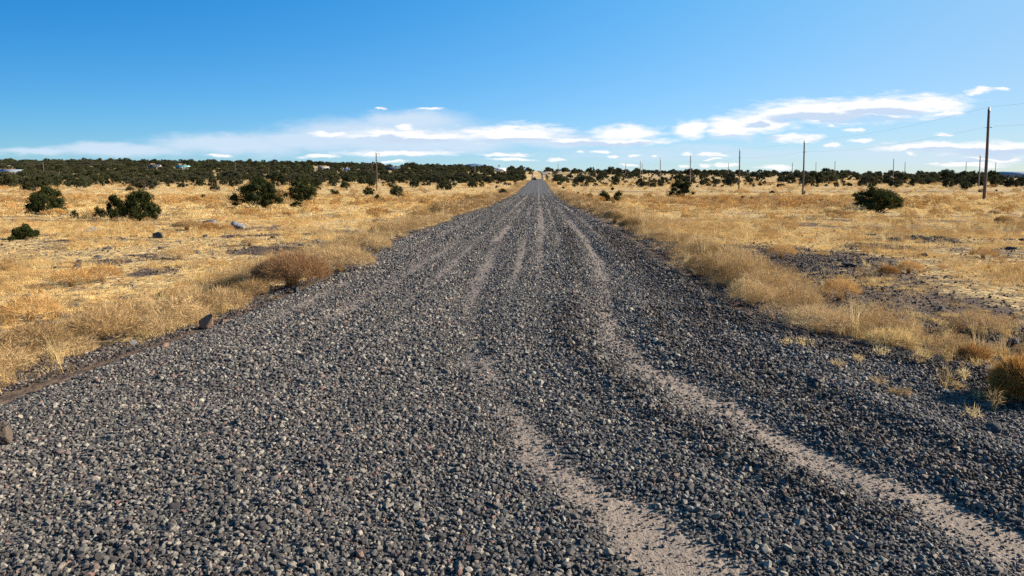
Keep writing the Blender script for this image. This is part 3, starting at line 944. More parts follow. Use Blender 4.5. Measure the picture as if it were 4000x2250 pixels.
for cx, by, w, h, lb in [
    (140, 750, 155, 64, 'big grey green juniper behind the far left dark one'),
    (30, 735, 110, 62, 'large juniper cut by the left edge of the photo'),
    (210, 712, 70, 40, 'dark juniper at the left end of the wooded belt'),
    (318, 735, 58, 42, 'round dark juniper standing free right of the big grey green one'),
    (405, 712, 60, 34, 'round dark juniper at the lower edge of the left wooded belt'),
    (458, 718, 45, 36, 'dark round juniper next right along the left belt edge'),
    (565, 740, 122, 48, 'wide low juniper with twisted grey stems above the ragged one'),
    (508, 747, 38, 20, 'small dark juniper at the left foot of the wide low one'),
    (660, 719, 40, 28, 'small round juniper right of the wide low one at the belt edge'),
    (708, 733, 34, 18, 'flat dark juniper above the small lone bush'),
    (772, 722, 58, 34, 'olive juniper with grey stems left of the stacked pair'),
    (829, 727, 38, 42, 'upper of a stacked pair of dark junipers left of the broad one'),
    (840, 748, 46, 30, 'lower of a stacked pair of dark junipers left of the broad one'),
    (873, 725, 38, 28, 'round juniper right of the stacked pair'),
    (915, 731, 55, 34, 'juniper behind the left end of the broad spreading one'),
    (1235, 742, 66, 44, 'tall juniper behind the forked trunk one'),
    (1301, 719, 46, 28, 'round juniper right of the forked trunk one at the belt edge'),
    (1350, 742, 48, 30, 'pointed juniper above the dome shaped small one'),
    (1368, 712, 52, 30, 'grey green round juniper above the pointed one'),
    (1448, 728, 46, 34, 'grey twiggy juniper left of the wooden pole'),
    (1550, 773, 72, 46, 'dark juniper right of the wooden pole with a sprig to its right'),
    (1620, 732, 54, 35, 'round grey green juniper standing free right of the pole'),
    (1558, 708, 50, 26, 'low dark juniper at the belt edge above the dark one'),
    (1735, 742, 74, 34, 'brownish juniper with many bare grey stems'),
    (1692, 714, 38, 20, 'small juniper above the brownish one'),
    (1846, 733, 46, 34, 'twin lobed juniper right of the brownish one'),
    (1866, 720, 34, 28, 'juniper right behind the twin lobed one'),
    (1906, 718, 40, 30, 'grey twiggy juniper left of the far road end'),
    (1960, 713, 46, 24, 'dark flat topped juniper left of the far road end'),
    (2005, 702, 60, 34, 'big round juniper left of the far road end'),
    (2035, 704, 42, 22, 'round juniper touching the left road verge far off'),
    (2088, 703, 20, 12, 'dark juniper standing at the very end of the straight road'),
    (2250, 719, 40, 22, 'twiggy juniper right of the far road end'),
    (2310, 710, 32, 16, 'low juniper right of the twiggy one'),
    (2190, 704, 22, 8, 'flat dark juniper beside the far road end'),
    (2403, 720, 44, 32, 'dark round juniper with shadow right of the road'),
    (2501, 731, 44, 34, 'grey twiggy juniper at the foot of a pole'),
    (2551, 731, 30, 18, 'small juniper right of the grey twiggy one'),
    (2590, 718, 52, 26, 'wide juniper behind the fifth pole'),
    (2690, 714, 60, 24, 'low juniper behind the big solitary one'),
    (2744, 724, 34, 22, 'dark square topped juniper left of the tall one'),
    (2762, 714, 34, 18, 'low juniper touching the square topped one'),
    (2800, 720, 38, 20, 'flat juniper at the left foot of the tall one'),
    (2858, 728, 58, 52, 'tall juniper left of the third pole'),
    (2931, 713, 24, 17, 'small cube like juniper right of the third pole'),
    (2969, 726, 20, 13, 'small low juniper right of the third pole'),
    (3050, 713, 34, 24, 'round juniper between the third and second pole'),
    (3155, 723, 54, 34, 'juniper partly behind the second pole'),
    (3142, 730, 22, 14, 'small juniper at the left foot of the second pole'),
    (3256, 712, 38, 18, 'flat topped juniper at the foot of a distant pole'),
    (3465, 718, 44, 30, 'left of twin grey junipers above the wide spiky shrub'),
    (3500, 731, 56, 34, 'right of twin grey junipers above the wide spiky shrub'),
    (3534, 706, 42, 26, 'round juniper right of the twin grey ones'),
    (3585, 697, 40, 20, 'dark juniper on the rise left of the flat one'),
    (3620, 721, 56, 22, 'flat dark juniper on the right plain'),
    (3652, 715, 30, 14, 'low juniper right of the flat dark one'),
    (3700, 733, 54, 34, 'ragged juniper left of the dark dome one'),
    (3740, 722, 40, 26, 'juniper between the ragged one and the dark dome'),
    (3774, 740, 46, 28, 'dark dome juniper left of the nearest pole'),
    (3812, 727, 76, 40, 'large juniper behind the nearest pole'),
    (3887, 731, 50, 42, 'twiggy juniper right of the nearest pole'),
    (3944, 731, 66, 36, 'big dark juniper near the right edge below the barn'),
    (3988, 726, 40, 26, 'juniper cut by the right edge of the photo'),
]:
    juniper(cx, by, w, h, lb, 'juniper', mid_p)

# houses first (their boxes in the picture keep trees off the line of sight)
keep_clear = [(0, 60, 661, 667), (588, 614, 642, 649), (694, 724, 644, 651), (1246, 1272, 649, 654), (1346, 1358, 657, 661),
              (1512, 1556, 652, 657), (1934, 1974, 642, 668), (3935, 4000, 666, 684), (3150, 3172, 658, 663), (2096, 2120, 668, 696)]


def clear(x, y, z, w, h):
    px, py = proj(x, y, z); tx, ty = proj(x, y, z + h); hw = w * .5 / y * F
    for a, b, c, d in keep_clear:
        if px + hw * .8 > a and px - hw * .8 < b and py > c and ty < d: return False
    return True


cand = []
for it in range(30000):
    y = math.sqrt(rj.uniform(185 ** 2, 640 ** 2)); x = rj.uniform(-1, 1) * (y * .80 + 5); u = x / y
    if abs(x + .6) < (8 if y < 462 else 1.5): continue
    den = float(fbm(x / 60 + 3, y / 60 + 3, 3))
    if u < -.02:
        start = np.interp(u, [-.8, -.6, -.3, -.1, 0], [190, 215, 225, 245, 300])
        pr = ss(start - 10, start + 60, y) * (.42 if y > 280 else .17)
        gap = 5.2
    else:
        start = np.interp(u, [0, .1, .3, .7], [240, 225, 215, 190])
        pr = ss(start, start + 60, y) * (.022 + .26 * max(den - .47, 0) + .035 * float(ss(440, 540, y)))
        gap = 6.0
    if rj.random() > pr: continue
    cand.append((x, y, gap))
cells = {}
placed = []
for s in spots: cells.setdefault((int(s[0] // 8), int(s[1] // 8)), []).append(s)
for x, y, gap in cand:
    w = float(np.clip(rj.normal(4.5 if x < 0 else 5.0, 1.4), 1.6, 8.0)); ok = True
    if x > 0: w *= 1.08
    cx_, cy_ = int(x // 8), int(y // 8)
    for i in (-1, 0, 1):
        for j in (-1, 0, 1):
            for s in cells.get((cx_ + i, cy_ + j), ()):
                if (s[0] - x) ** 2 + (s[1] - y) ** 2 < (.5 * (s[2] + w) * (.85 if x < 0 else .95)) ** 2: ok = False
    if not ok: continue
    h = w * float(rj.uniform(.46, .68)); z = float(ground_z(x, y))
    if not clear(x, y, z, w, h): continue
    cells.setdefault((cx_, cy_), []).append((x, y, w)); placed.append((x, y, z, w, h))
placed.sort(key=lambda t: t[1] / (t[3] * .6 + 2))
N_IND = 300 - 64
wire_zone = []


def region(x, y, z):
    px, _ = proj(x, y, z); px = float(px); far_ = y > 300
    if px < 0 or px > 4000: return None
    if px < 520: a = 'left of the gabled house'
    elif px < 1000: a = 'between the gabled house and the pale roofed shed'
    elif px < 1440: a = 'between the pale roofed shed and the lone wooden pole'
    elif px < 1920: a = 'between the lone wooden pole and the white camper'
    elif px < 2110: a = 'below and right of the white camper, beside the far road'
    elif px < 2500: a = 'right of the far road end'
    elif px < 2900: a = 'left of the third pole on the right plain'
    elif px < 3145: a = 'between the third and second poles on the right'
    elif px < 3500: a = 'right of the second pole'
    elif px < 3850: a = 'left of the nearest tall pole'
    else: a = 'right of the nearest tall pole, below the barn'
    return ('farther small dark juniper ' if far_ else 'nearer rounded dark juniper ') + a, 'junipers ' + a


n_ind = 0; rest = []
for x, y, z, w, h in placed:
    rg_ = region(x, y, z) if n_ind < N_IND else None
    if rg_ is None: rest.append((x, y, z, w, h)); continue
    n_ind += 1
    p = far_p[int(rj.integers(0, len(far_p)))]
    e = empty('juniper_tree', (x, y, z - .1), float(rj.uniform(0, 6.28)))
    e.scale = (w / p['w'], w / p['w'], h / p['h'])
    tag(e, rg_[0], 'juniper', rg_[1] + (' farther' if y > 300 else ' nearer'))
    obj('crown', p['crown'], e); obj('trunk', p['trunk'], e)
print('individual', n_ind, 'rest', len(rest))
# the rest of the wood as one mass
pc = protos('far_crowns', [p['crown'] for p in far_p])
rest = np.array(rest); nr = len(rest); ii = R.integers(0, len(far_p), nr)
fw = np.array([p['w'] for p in far_p])[ii]; fh = np.array([p['h'] for p in far_p])[ii]
scatter('juniper_woodland', rest[:, :3] - np.array([0, 0, .15]), np.stack([np.zeros(nr), np.zeros(nr), R.uniform(0, 6.28, nr)], -1),
        np.stack([rest[:, 3] / fw, rest[:, 3] / fw, rest[:, 4] / fh], -1), ii, pc, 'dark juniper woodland covering the hills on the skyline', 'woodland')
# low brush between the trees
X, Y = wedge(190, 600, 2600); Z = ground_z(X, Y); nq = len(X)
ok = np.abs(X + .6) > 6; X, Y, Z = X[ok], Y[ok], Z[ok]; nq = len(X)
sc_ = R.uniform(.2, .45, nq)
scatter('low_brush', np.stack([X, Y, Z - .05], -1), np.stack([np.zeros(nq), np.zeros(nq), R.uniform(0, 6.28, nq)], -1), np.stack([sc_, sc_, sc_ * .8], -1),
        R.integers(0, 7, nq), pc, 'low dark brush scattered between the junipers', 'brush')

# ------------------------------------------------------------------ utility poles
POLES = [  # px at foot, depth, top y, near look?, label
    (3846, 69.0, 425, 0, 'nearest and tallest brown utility pole on the right plain'),
    (3136, 120.0, 553, 0, 'second tallest utility pole on the right, small bush at its foot'),
    (2886, 153.0, 584, 0, 'third brown utility pole of the right hand line'),
    (2695, 210.0, 607, 1, 'fourth utility pole of the right line, behind the big solitary juniper'),
    (2578, 250.0, 620, 1, 'fifth utility pole of the right line, behind the wide juniper'),
    (2500, 306.0, 630, 1, 'sixth pole of the right line, rising from a grey twiggy juniper'),
    (2443, 358.0, 638, 1, 'seventh pole of the right line, shortest before the road'),
    (3822, 204.0, 606, 1, 'grey pole just left of the nearest tall pole'),
    (3258, 300.0, 629, 1, 'grey pole rising from the flat topped juniper'),
    (3092, 351.0, 635, 1, 'thin pole between the second and third brown poles'),
    (3769, 372.0, 631, 1, 'thin distant pole second left of the nearest tall pole'),
    (3486, 262.0, 620, 1, 'grey pole rising behind the twin grey junipers'),
    (3531, 395.0, 632, 1, 'thin distant pole right of the twin grey junipers'),
    (3184, 430.0, 633, 1, 'thin distant pole right of the second brown pole'),
    (3884, 400.0, 633, 1, 'thin distant pole right of the nearest tall pole'),
    (2843, 420.0, 636, 1, 'thin distant pole left of the third brown pole'),
    (2507, 400.0, 637, 1, 'thin pole close behind the sixth pole'),
    (2180, 380.0, 637, 1, 'lone thin pole just right of the far road end'),
    (1472, 162.0, 596, 0, 'lone wooden utility pole left of the road with a small top bracket'),
    (1454, 330.0, 636, 0, 'faint brown pole close behind the lone wooden one'),
    (1855, 370.0, 637, 1, 'thin grey pole left of the white camper'),
    (174, 330.0, 634, 0, 'short brown pole in the wooded belt at far left'),
    (921, 340.0, 632, 0, 'faint brown pole in the wood above the broad juniper'),
]
pole_tops = {}
for i, (px, d, ty, grey, lb) in enumerate(POLES):
    r = ray(px, 740); x = r[0] * d; z = float(ground_z(x, d))
    rt = ray(px, ty); top = EYE + rt[2] * d; H = top - z
    w = .15 if d < 200 else (.16 if d < 320 else .19)
    e = tag(empty('utility_pole', (x, d, z)), lb, 'utility pole', 'utility poles crossing the plain')
    mb = MB(); nseg = 10
    t = np.linspace(-.4, H, nseg)
    mb.tube(np.stack([.03 * np.sin(t * .5), .02 * np.cos(t * .4), t], -1), np.linspace(w, w * .66, nseg), 12)
    mb.build('shaft', M['pole_grey' if grey else 'pole'], e, smooth=True)
    if d < 260:
        mb = MB(); mb.tube([(0, 0, H - .02), (0, 0, H + .12), (0, 0, H + .20)], [.05, .09, .03], 8); mb.tube([(0, 0, H - .35), (0, 0, H)], [w * .75] * 2, 10); mb.build('top_cap', M['galvanised'], e)
        s = 1 if px > 2100 else 1
        mb = MB(); mb.tube([(s * w * .6, 0, H - 1.75), (s * (w + .16), 0, H - 1.70)], [.025] * 2, 6); mb.tube([(-s * w * .6, 0, H - 1.75), (-s * (w + .1), 0, H - 1.78)], [.025] * 2, 6); mb.build('bracket', M['galvanised'], e)
        mb = MB(); mb.tube([(s * (w + .18), 0, H - 1.76), (s * (w + .18), 0, H - 1.62)], [.06, .05], 8); mb.build('insulator', M['porcelain'], e)
    if i == 18:
        mb = MB(); mb.tube([(0, 0, H - .35), (.35, 0, H - .2), (.72, 0, H - .25)], [.04] * 3, 6); mb.tube([(.72, 0, H - .55), (.72, 0, H - .2)], [.07] * 2, 8); mb.build('top_bracket', M['galvanised'], e)
    pole_tops[i] = (x, d, top)


def wire(a, b, label, dz, group, rad=.0055, sag=None, cont=None):
    a = np.array(a, float) + (0, 0, dz); b = np.array(b, float) + (0, 0, dz)
    ln = np.linalg.norm(a - b); s = ln * .012 if sag is None else sag
    t = np.linspace(0, 1, 24)[:, None]
    pts = a + (b - a) * t - np.array([0, 0, 1]) * 4 * s * t * (1 - t)
    mb = MB(); mb.tube(pts - pts[0], [rad] * 24, 5)
    tag(mb.build('power_line', M['wire'], None, tuple(pts[0])), label, 'power line', group)


pole0 = (44.2 + 3, 12.0, pole_tops[0][2] + .15)
ordn = ['nearest', 'second', 'third', 'fourth', 'fifth', 'sixth', 'seventh']
for dz, nm in ((.18, 'upper'), (-1.66, 'lower')):
    wire(pole0, pole_tops[0], nm + ' wire running from the right edge to the nearest pole', dz, 'wires of the right pole line')
    for k in range(6):
        wire(pole_tops[k], pole_tops[k + 1], '%s wire from the %s pole to the %s pole on the right' % (nm, ordn[k], ordn[k + 1]), dz, 'wires of the right pole line')
# wires on the left, through the short brown pole
pl = np.array(pole_tops[21]); u0 = ray(0, 634); u1 = ray(478, 632)
A0 = np.array([u0[0] * 300, 300, EYE + ray(0, 634)[2] * 300]); A1 = np.array([u1[0] * 345, 345, EYE + ray(478, 632)[2] * 345])
dirv = (A1 - pl); A0 = pl - dirv * .75
for dz, nm in ((.0, 'upper'), (-.9, 'lower')):
    wire(A0, pl, nm + ' wire entering from the left edge to the short brown pole', dz, 'wires over the left wood', .035, .35)
    wire(pl, A1, nm + ' wire leaving the short brown pole over the trees', dz, 'wires over the left wood', .035, .35)

# ------------------------------------------------------------------ buildings, camper, flag
def spot(px, py_base, d):
    """foot of a building seen at px; the ground carries it"""
    r = ray(px, py_base); dd = np.arange(300, 570, 1.)
    g_ = ground_z(r[0] * dd, dd); q = np.argmax(EYE + r[2] * dd <= g_)
    d = float(dd[q]) if EYE + r[2] * dd[q] <= g_[q] else 565.
    return r[0] * d, d, float(ground_z(r[0] * d, d))


def house(px0, px1, ytop, ybase, d, depth, wall, roof, label, cat='house', name='house', gable_right=True, wm=None, eave=.55, rz=0, door=True, roofmat=None):
    x, y, z = spot((px0 + px1) / 2, ybase, d); d = y; z -= .6
    w = (px1 - px0) / F * d; H = (ybase - ytop) / F * d + .6
    e = tag(empty(name, (x, y, z), rz), label, cat)
    eh = H * eave
    mb = MB(); hw = w / 2
    mb.box(-hw, hw, 0, depth, -1.0, eh)
    # gable ends (ridge runs along x)
    for sx in (-hw, hw - .15):
        mb.add([(sx, 0, eh), (sx, depth, eh), (sx, depth / 2, H - .12), (sx + .15, 0, eh), (sx + .15, depth, eh), (sx + .15, depth / 2, H - .12)],
               [(0, 1, 2), (3, 4, 5), (0, 3, 5, 2), (1, 2, 5, 4), (0, 1, 4, 3)])
    mb.build('wall', M[wall], e)
    mb = MB()
    for y0, y1 in ((-.45, depth / 2), (depth + .45, depth / 2)):
        z0 = eh - .45 * (H - eh) / (depth / 2); 
        mb.add([(-hw - .3, y0, z0 + .04), (hw + .3, y0, z0 + .04), (hw + .3, y1, H), (-hw - .3, y1, H), (-hw - .3, y0, z0 - .1), (hw + .3, y0, z0 - .1), (hw + .3, y1, H - .14), (-hw - .3, y1, H - .14)],
               [(0, 1, 2, 3), (4, 7, 6, 5), (0, 4, 5, 1), (1, 5, 6, 2), (2, 6, 7, 3), (3, 7, 4, 0)])
    mb.build('roof', M[roof], e)
    nw = max(2, int(w / 4))
    for k in range(nw):
        xx = -hw + (k + .5) * w / nw
        mb = MB(); mb.box(xx - .5, xx + .5, -.06, -.003, eh * .42, eh * .8); f = mb.build('window', M['white_paint'], e)
        mb = MB(); mb.box(xx - .42, xx + .42, -.09, -.062, eh * .46, eh * .76); mb.build('pane', M['glass'], f)
    if door:
        mb = MB(); mb.box(-hw + .3, -hw + 1.25, -.07, -.003, 0, min(2.0, eh * .85)); mb.build('door', M['dark_shingle'], e)
    return e


# gabled house whose pale end wall faces the sun
house(577, 619, 642, 657, 470, 6, 'pink_wall', 'dark_shingle', 'gabled house with dark roof and pale end wall in the left wood', eave=.5)
house(684, 731, 645, 661, 480, 5, 'white_paint', 'teal_metal', 'small white shed under a wide flat teal roof in the left wood', 'shed', 'shed', eave=.72)
house(-25, 72, 661, 676, 400, 8, 'grey_metal', 'grey_metal', 'long low grey roofed building at the far left edge', 'building', 'long_building', eave=.5)
house(1240, 1278, 649, 662, 500, 6, 'blue_grey_siding', 'beige_wall', 'blue grey shed with pale tan roof in the wood', 'shed', 'shed')
house(1343, 1361, 656, 668, 500, 5, 'white_paint', 'grey_metal', 'tiny white cabin half hidden in the wood', 'cabin', 'cabin')
house(1503, 1563, 651, 666, 480, 7, 'dark_shingle', 'dark_shingle', 'long dark mobile home right of the lone wooden pole', 'mobile home', 'mobile_home', eave=.6)
house(3930, 4090, 671, 694, 420, 14, 'grey_metal', 'grey_metal', 'long grey metal barn at the right edge of the skyline', 'barn', 'barn', eave=.62)
house(3148, 3174, 659, 672, 520, 6, 'blue_grey_siding', 'dark_shingle', 'small blue grey house on the right skyline', 'house', 'house')

# camper
x, y, z = spot(1954, 673, 470); d = y; k = d / F
e = tag(empty('camper', (x, y, z)), 'white travel trailer camper parked on the wooded rise left of the road', 'camper')
Wc, Hc = 44 * k, 17 * k
mb = MB()
prof = [(-Wc / 2, .45), (Wc / 2 - .9, .45), (Wc / 2 - .1, .9), (Wc / 2, 1.6), (Wc / 2 - .5, Hc - .1), (-Wc / 2 + .2, Hc), (-Wc / 2, Hc - .2)]
mb.prism(prof, 0, 2.4); mb.build('body', M['camper_white'], e)
mb = MB(); mb.box(-Wc / 2 + .3, Wc / 2 - 1.4, -.02, -.004, .85, 1.05); mb.build('stripe', M['blue_paint'], e)
for xx in (-2.2, -.4, 1.6):
    mb = MB(); mb.box(xx, xx + .8, -.06, -.004, 1.5, 2.05); f = mb.build('window', M['grey_metal'], e)
    mb = MB(); mb.box(xx + .07, xx + .73, -.09, -.062, 1.57, 1.98); mb.build('pane', M['glass'], f)
mb = MB(); mb.box(.65, 1.3, -.05, -.004, .6, 2.3); mb.build('door', M['flag_white'], e)
for xx in (-1.1, -.2):
    mb = MB(); mb.tube([(xx, -.05, .36), (xx, .22, .36)], [.36, .36], 16); wv = mb.build('wheel', M['rubber'], e)
    mb = MB(); mb.tube([(xx, -.09, .36), (xx, -.052, .36)], [.17, .17], 12); mb.build('rim', M['galvanised'], wv)
mb = MB(); mb.tube([(Wc / 2 - .6, 1.2, .55), (Wc / 2 + 1.1, 1.2, .5)], [.06, .05], 6); mb.tube([(Wc / 2 + 1.0, 1.2, 0), (Wc / 2 + 1.0, 1.2, .55)], [.04] * 2, 6); mb.build('hitch', M['rubber'], e)
mb = MB(); mb.box(-1.0, -.1, .8, 1.7, Hc - .02, Hc + .28); mb.build('roof_vent', M['grey_metal'], e)
# flag behind the camper
x2, y2, z2 = spot(1951, 668, 474); y2 = y + 5; x2 = x - .5; z2 = z + .5
e = tag(empty('flagpole', (x2, y2, z2 - 1)), 'small striped flag on a thin pole above the camper', 'flag')
mb = MB(); mb.tube([(0, 0, -1), (0, 0, 5.9)], [.05, .035], 8); mb.build('pole', M['galvanised'], e)
mb = MB()
for kx in range(8):
    xa, xb = -kx * .19, -(kx + 1) * .19; ya, yb = .07 * math.sin(kx * 1.2), .07 * math.sin((kx + 1) * 1.2)
    mb.add([(xa, ya, 5.7 - kx * .05), (xb, yb, 5.65 - kx * .05), (xb, yb, 4.75 - kx * .05), (xa, ya, 4.8 - kx * .05), (xa, ya + .02, 5.7 - kx * .05), (xb, yb + .02, 5.65 - kx * .05), (xb, yb + .02, 4.75 - kx * .05), (xa, ya + .02, 4.8 - kx * .05)],
           [(0, 1, 2, 3), (4, 7, 6, 5), (0, 4, 5, 1), (2, 6, 7, 3)])
fm, fnt = new_mat('striped_flag')
tcf = N(fnt, 'ShaderNodeTexCoord'); wv = N(fnt, 'ShaderNodeTexWave', bands_direction='Z'); wv.inputs['Scale'].default_value = 2.1; L(fnt, tcf.outputs['Object'], wv.inputs[0])
out_pr(fnt, ramp(fnt, wv.outputs['Fac'], [(.48, (.45, .05, .06)), (.52, (.75, .75, .75))]), .8)
fo = mb.build('flag_cloth', fm, e)
mb = MB(); mb.box(-.62, -.04, -.08, .14, 5.22, 5.62); mb.build('canton', M['flag_blue'], fo)

# ------------------------------------------------------------------ rocks
rr = np.random.default_rng(77)


def rock(px, py, w, h, mat, label, group=None, deep=.12, cat='rock'):
    x, y, z, W, H = place('r', px, py, w, h)
    n = int(rr.integers(12, 20))
    me = hull(rr, n, .9, M[mat], 'rock', sub=2)
    CLEAR.append((x, y, W * .62))
    if y < 14: z = max(z, float(road_z(x, y)) if xl(y) - .4 < x < xr(y) + .4 else z)
    o = obj('rock', me, None, (x, y, z + H * (.5 - deep)), float(rr.uniform(0, 6)))
    o.scale = (W * .52, W * .42, H * .72)
    tag(o, label, cat, group)
    return o


for a in [
    (815, 1292, 74, 66, 'rock_red', 'reddish brown boulder on the left gravel edge below the dry bushes'),
    (6, 1768, 120, 88, 'rock_brown', 'dark shaded boulder cut by the left edge of the photo'),
    (928, 898, 78, 38, 'rock_pale', 'pale fractured boulder in the left field, right one of two'),
    (828, 880, 70, 22, 'rock_pale', 'flatter pale fractured boulder left of the other pale one'),
    (363, 905, 58, 22, 'rock_pale', 'low grey rock left of the dark rounded boulder'),
    (619, 930, 60, 26, 'rock_dark', 'dark rounded boulder in the left field'),
    (803, 928, 26, 12, 'rock_dark', 'small dark stone right of the dark rounded boulder'),
    (1248, 952, 36, 18, 'rock_pale', 'small blue grey rock near the left verge'),
    (1456, 902, 24, 14, 'rock_pale', 'small pale rock near the left verge, farther up the road'),
    (1372, 935, 32, 14, 'rock_dark', 'small dark rock between the two small pale verge rocks'),
    (1160, 1140, 44, 30, 'rock_dark', 'dark stone under the big tumbleweed bush'),
    (1470, 1042, 26, 18, 'rock_red', 'brown stone on the left gravel edge beyond the bushes'),
    (1344, 1052, 16, 16, 'rock_pale', 'small pale stone at the gravel edge beside the bushes'),
    (545, 1212, 30, 28, 'rock_red', 'pinkish stone in the dry grass near the left verge'),
    (625, 1165, 26, 26, 'rock_dark', 'dark stone in the dry grass near the left verge'),
    (115, 1180, 60, 30, 'rock_dark', 'dark rock in the grass at far left'),
    (205, 1275, 24, 28, 'rock_pale', 'pale stone on the grass edge at far left'),
    (520, 1350, 36, 22, 'rock_pale', 'pale flat stone on the gravel edge at left'),
    (115, 1050, 34, 22, 'rock_dark', 'dark rock among the far left grass patches'),
    (300, 1060, 36, 26, 'rock_dark', 'dark grey rock among the orange brush at left'),
    (2352, 878, 20, 12, 'rock_pale', 'small pale stone at the right gravel edge'),
    (3680, 1210, 40, 20, 'rock_dark', 'dark rock in the bare cinders on the right'),
    (3860, 1265, 46, 24, 'rock_dark', 'rounded dark rock far right in the bare cinders'),
    (3965, 1345, 60, 30, 'rock_dark', 'dark rock cut by the right edge near the weeds'),
    (3880, 1725, 90, 48, 'rock_dark', 'half buried dark rock in the lower right gravel'),
    (3450, 1140, 24, 14, 'rock_dark', 'small dark rock beside the orange dome bush'),
    (3260, 905, 16, 10, 'rock_dark', 'small black stone in the right plain grass'),
]:
    rock(*a)
# loose cobbles: things of one kind that nothing tells apart
used_cells = 0
for side, n, lab in ((-1, 34, 'small dark cobble lying in the left field grass'), (1, 30, 'small dark cobble lying in the right field grass'),
                     (-2, 26, 'fist sized stone lying along the left gravel edge'), (2, 16, 'fist sized stone lying along the right gravel edge')):
    protor = [hull(rr, 13, .8, M['rock_dark' if abs(side) == 1 or k % 2 else 'rock_red'], 'cobble') for k in range(4)]
    for i in range(n):
        y = float(rr.uniform(6, 34)) if abs(side) == 1 else float(rr.uniform(5, 26))
        if side == -1: x = float(rr.uniform(-.74 * y, xl(y) - .6))
        elif side == 1: x = float(rr.uniform(xr(y) + .8, .66 * y + 1))
        elif side == -2: x = float(xl(y) + rr.normal() * .2)
        else: x = float(xr(y) + rr.normal() * .2)
        s = float(rr.uniform(.045, .11)) if abs(side) == 1 else float(rr.uniform(.03, .07))
        zz = float(ground_z(x, y)) if abs(side) == 1 else float(max(ground_z(x, y), road_z(x, y)))
        o = obj('cobble', protor[i % 4], None, (x, y, zz + s * .3), float(rr.uniform(0, 6)))
        o.scale = (s * 1.2, s, s * .8)
        tag(o, lab, 'stone', lab.replace('small', 'small').replace('cobble lying', 'cobbles').replace('stone lying', 'stones'))

# ------------------------------------------------------------------ individual dry shrubs
rb = np.random.default_rng(31)


def shrub(px, py, w, h, mat, label, name='dry_shrub', cat='shrub', dens=1.0, tw=.0045, stems=True):
    x, y, z, W, H = place('s', px, py, w, h)
    rad = W / 2; CLEAR.append((x, y, rad * .8))
    nt_ = int(2600 * dens * min(3, max(.5, rad * H / .12)))
    fine = max(tw, y * .00030)
    e = tag(empty(name, (x, y, z)), label, cat)
    v1 = twigs(rb, nt_, rad, H, fine, .085 + .03 * rad)
    obj('twigs', mesh('twigs', *v1, M[mat]), e)
    v2 = blades(rb, int(160 * dens), H * .9, 1.2, rad * .12, fine * 1.6, .4, dome=True, jitter=.18, seg=4)
    obj('stems', mesh('stems', *v2, M['brown']), e)
    return e


for a in [
    (1140, 1122, 270, 128, 'rust', 'big round brown tumbleweed with dark hollow on the left verge', 'tumbleweed', 'tumbleweed', 2.6),
    (1330, 1068, 250, 100, 'brown', 'long brown bush joined to the right of the big tumbleweed'),
    (860, 1232, 190, 100, 'brown', 'pale brown twiggy bush left of the reddish boulder'),
    (975, 1172, 130, 74, 'brown', 'smaller pale twiggy bush between the boulder and the tumbleweed'),
    (1470, 985, 110, 60, 'brown', 'low brown bush farther along the left verge'),
    (410, 1330, 230, 120, 'brown', 'spreading tangled bush on the near left verge'),
    (130, 1400, 240, 130, 'brown', 'tangled brown bush at the lower left verge'),
    (120, 1260, 200, 100, 'orange', 'golden orange bush at the far left edge'),
    (2402, 872, 84, 54, 'brown', 'dark brown bush on the right verge, farthest of the row'),
    (2470, 900, 100, 46, 'brown', 'low brown bush next along the right verge'),
    (2740, 1085, 120, 90, 'brown', 'dense brown bush on the right verge casting a dark shadow'),
    (2860, 1120, 150, 92, 'brown', 'tall twiggy bush leaning over the right verge'),
    (2930, 1190, 170, 100, 'brown', 'pale tangled bush on the right gravel edge'),
    (3190, 1310, 240, 100, 'brown', 'wide flat bush at the near right gravel edge'),
    (3480, 1360, 170, 62, 'straw', 'pale weedy bush on the right shoulder'),
    (3280, 1170, 130, 84, 'orange', 'bright orange domed bush right of the verge grass'),
    (3550, 1068, 80, 44, 'orange', 'rusty domed bush with a black shadow on the right'),
    (3470, 1075, 62, 34, 'orange', 'smaller rusty bush left of the one with black shadow'),
    (3840, 1010, 90, 36, 'orange', 'rusty low bush at the far right field'),
    (3800, 1420, 96, 62, 'orange', 'orange bristly tuft on the right shoulder'),
    (3820, 1310, 190, 84, 'brown', 'brown leafless bush at the right edge'),
    (3050, 1010, 100, 50, 'orange', 'rusty bush behind the right verge grass'),
    (280, 1120, 140, 70, 'orange', 'orange bush in the left field near the grey rock'),
    (400, 1105, 130, 66, 'orange', 'twin orange bush right of the other left field one'),
    (220, 842, 60, 26, 'orange', 'small orange bush below the far left juniper'),
    (815, 905, 70, 34, 'orange', 'orange domed bush between the two pale boulders'),
    (885, 905, 50, 26, 'orange', 'orange tuft at the left foot of the right pale boulder'),
    (730, 900, 100, 40, 'brown', 'dark brown brush left of the pale boulders'),
    (700, 1010, 110, 44, 'brown', 'brown brush in the middle of the left field'),
    (975, 960, 60, 34, 'brown', 'dark brown bush right of the pale boulders'),
    (975, 838, 60, 22, 'orange', 'rusty tuft below the broad spreading juniper'),
    (1130, 845, 46, 22, 'orange', 'rusty round tuft below the forked trunk juniper'),
    (3885, 842, 42, 20, 'brown', 'dark brown tuft below the nearest pole'),
    (3920, 872, 60, 26, 'orange', 'rusty tuft near the right edge below the pole'),
    (2790, 1010, 110, 50, 'brown', 'brown bush behind the dense verge one'),
]:
    shrub(*a)
# rabbitbrush on the right edge
e = shrub(3990, 1600, 200, 185, 'rabbit', 'round golden brown rabbitbrush at the right edge of the photo', 'rabbitbrush', 'shrub', dens=4.0, tw=.005)
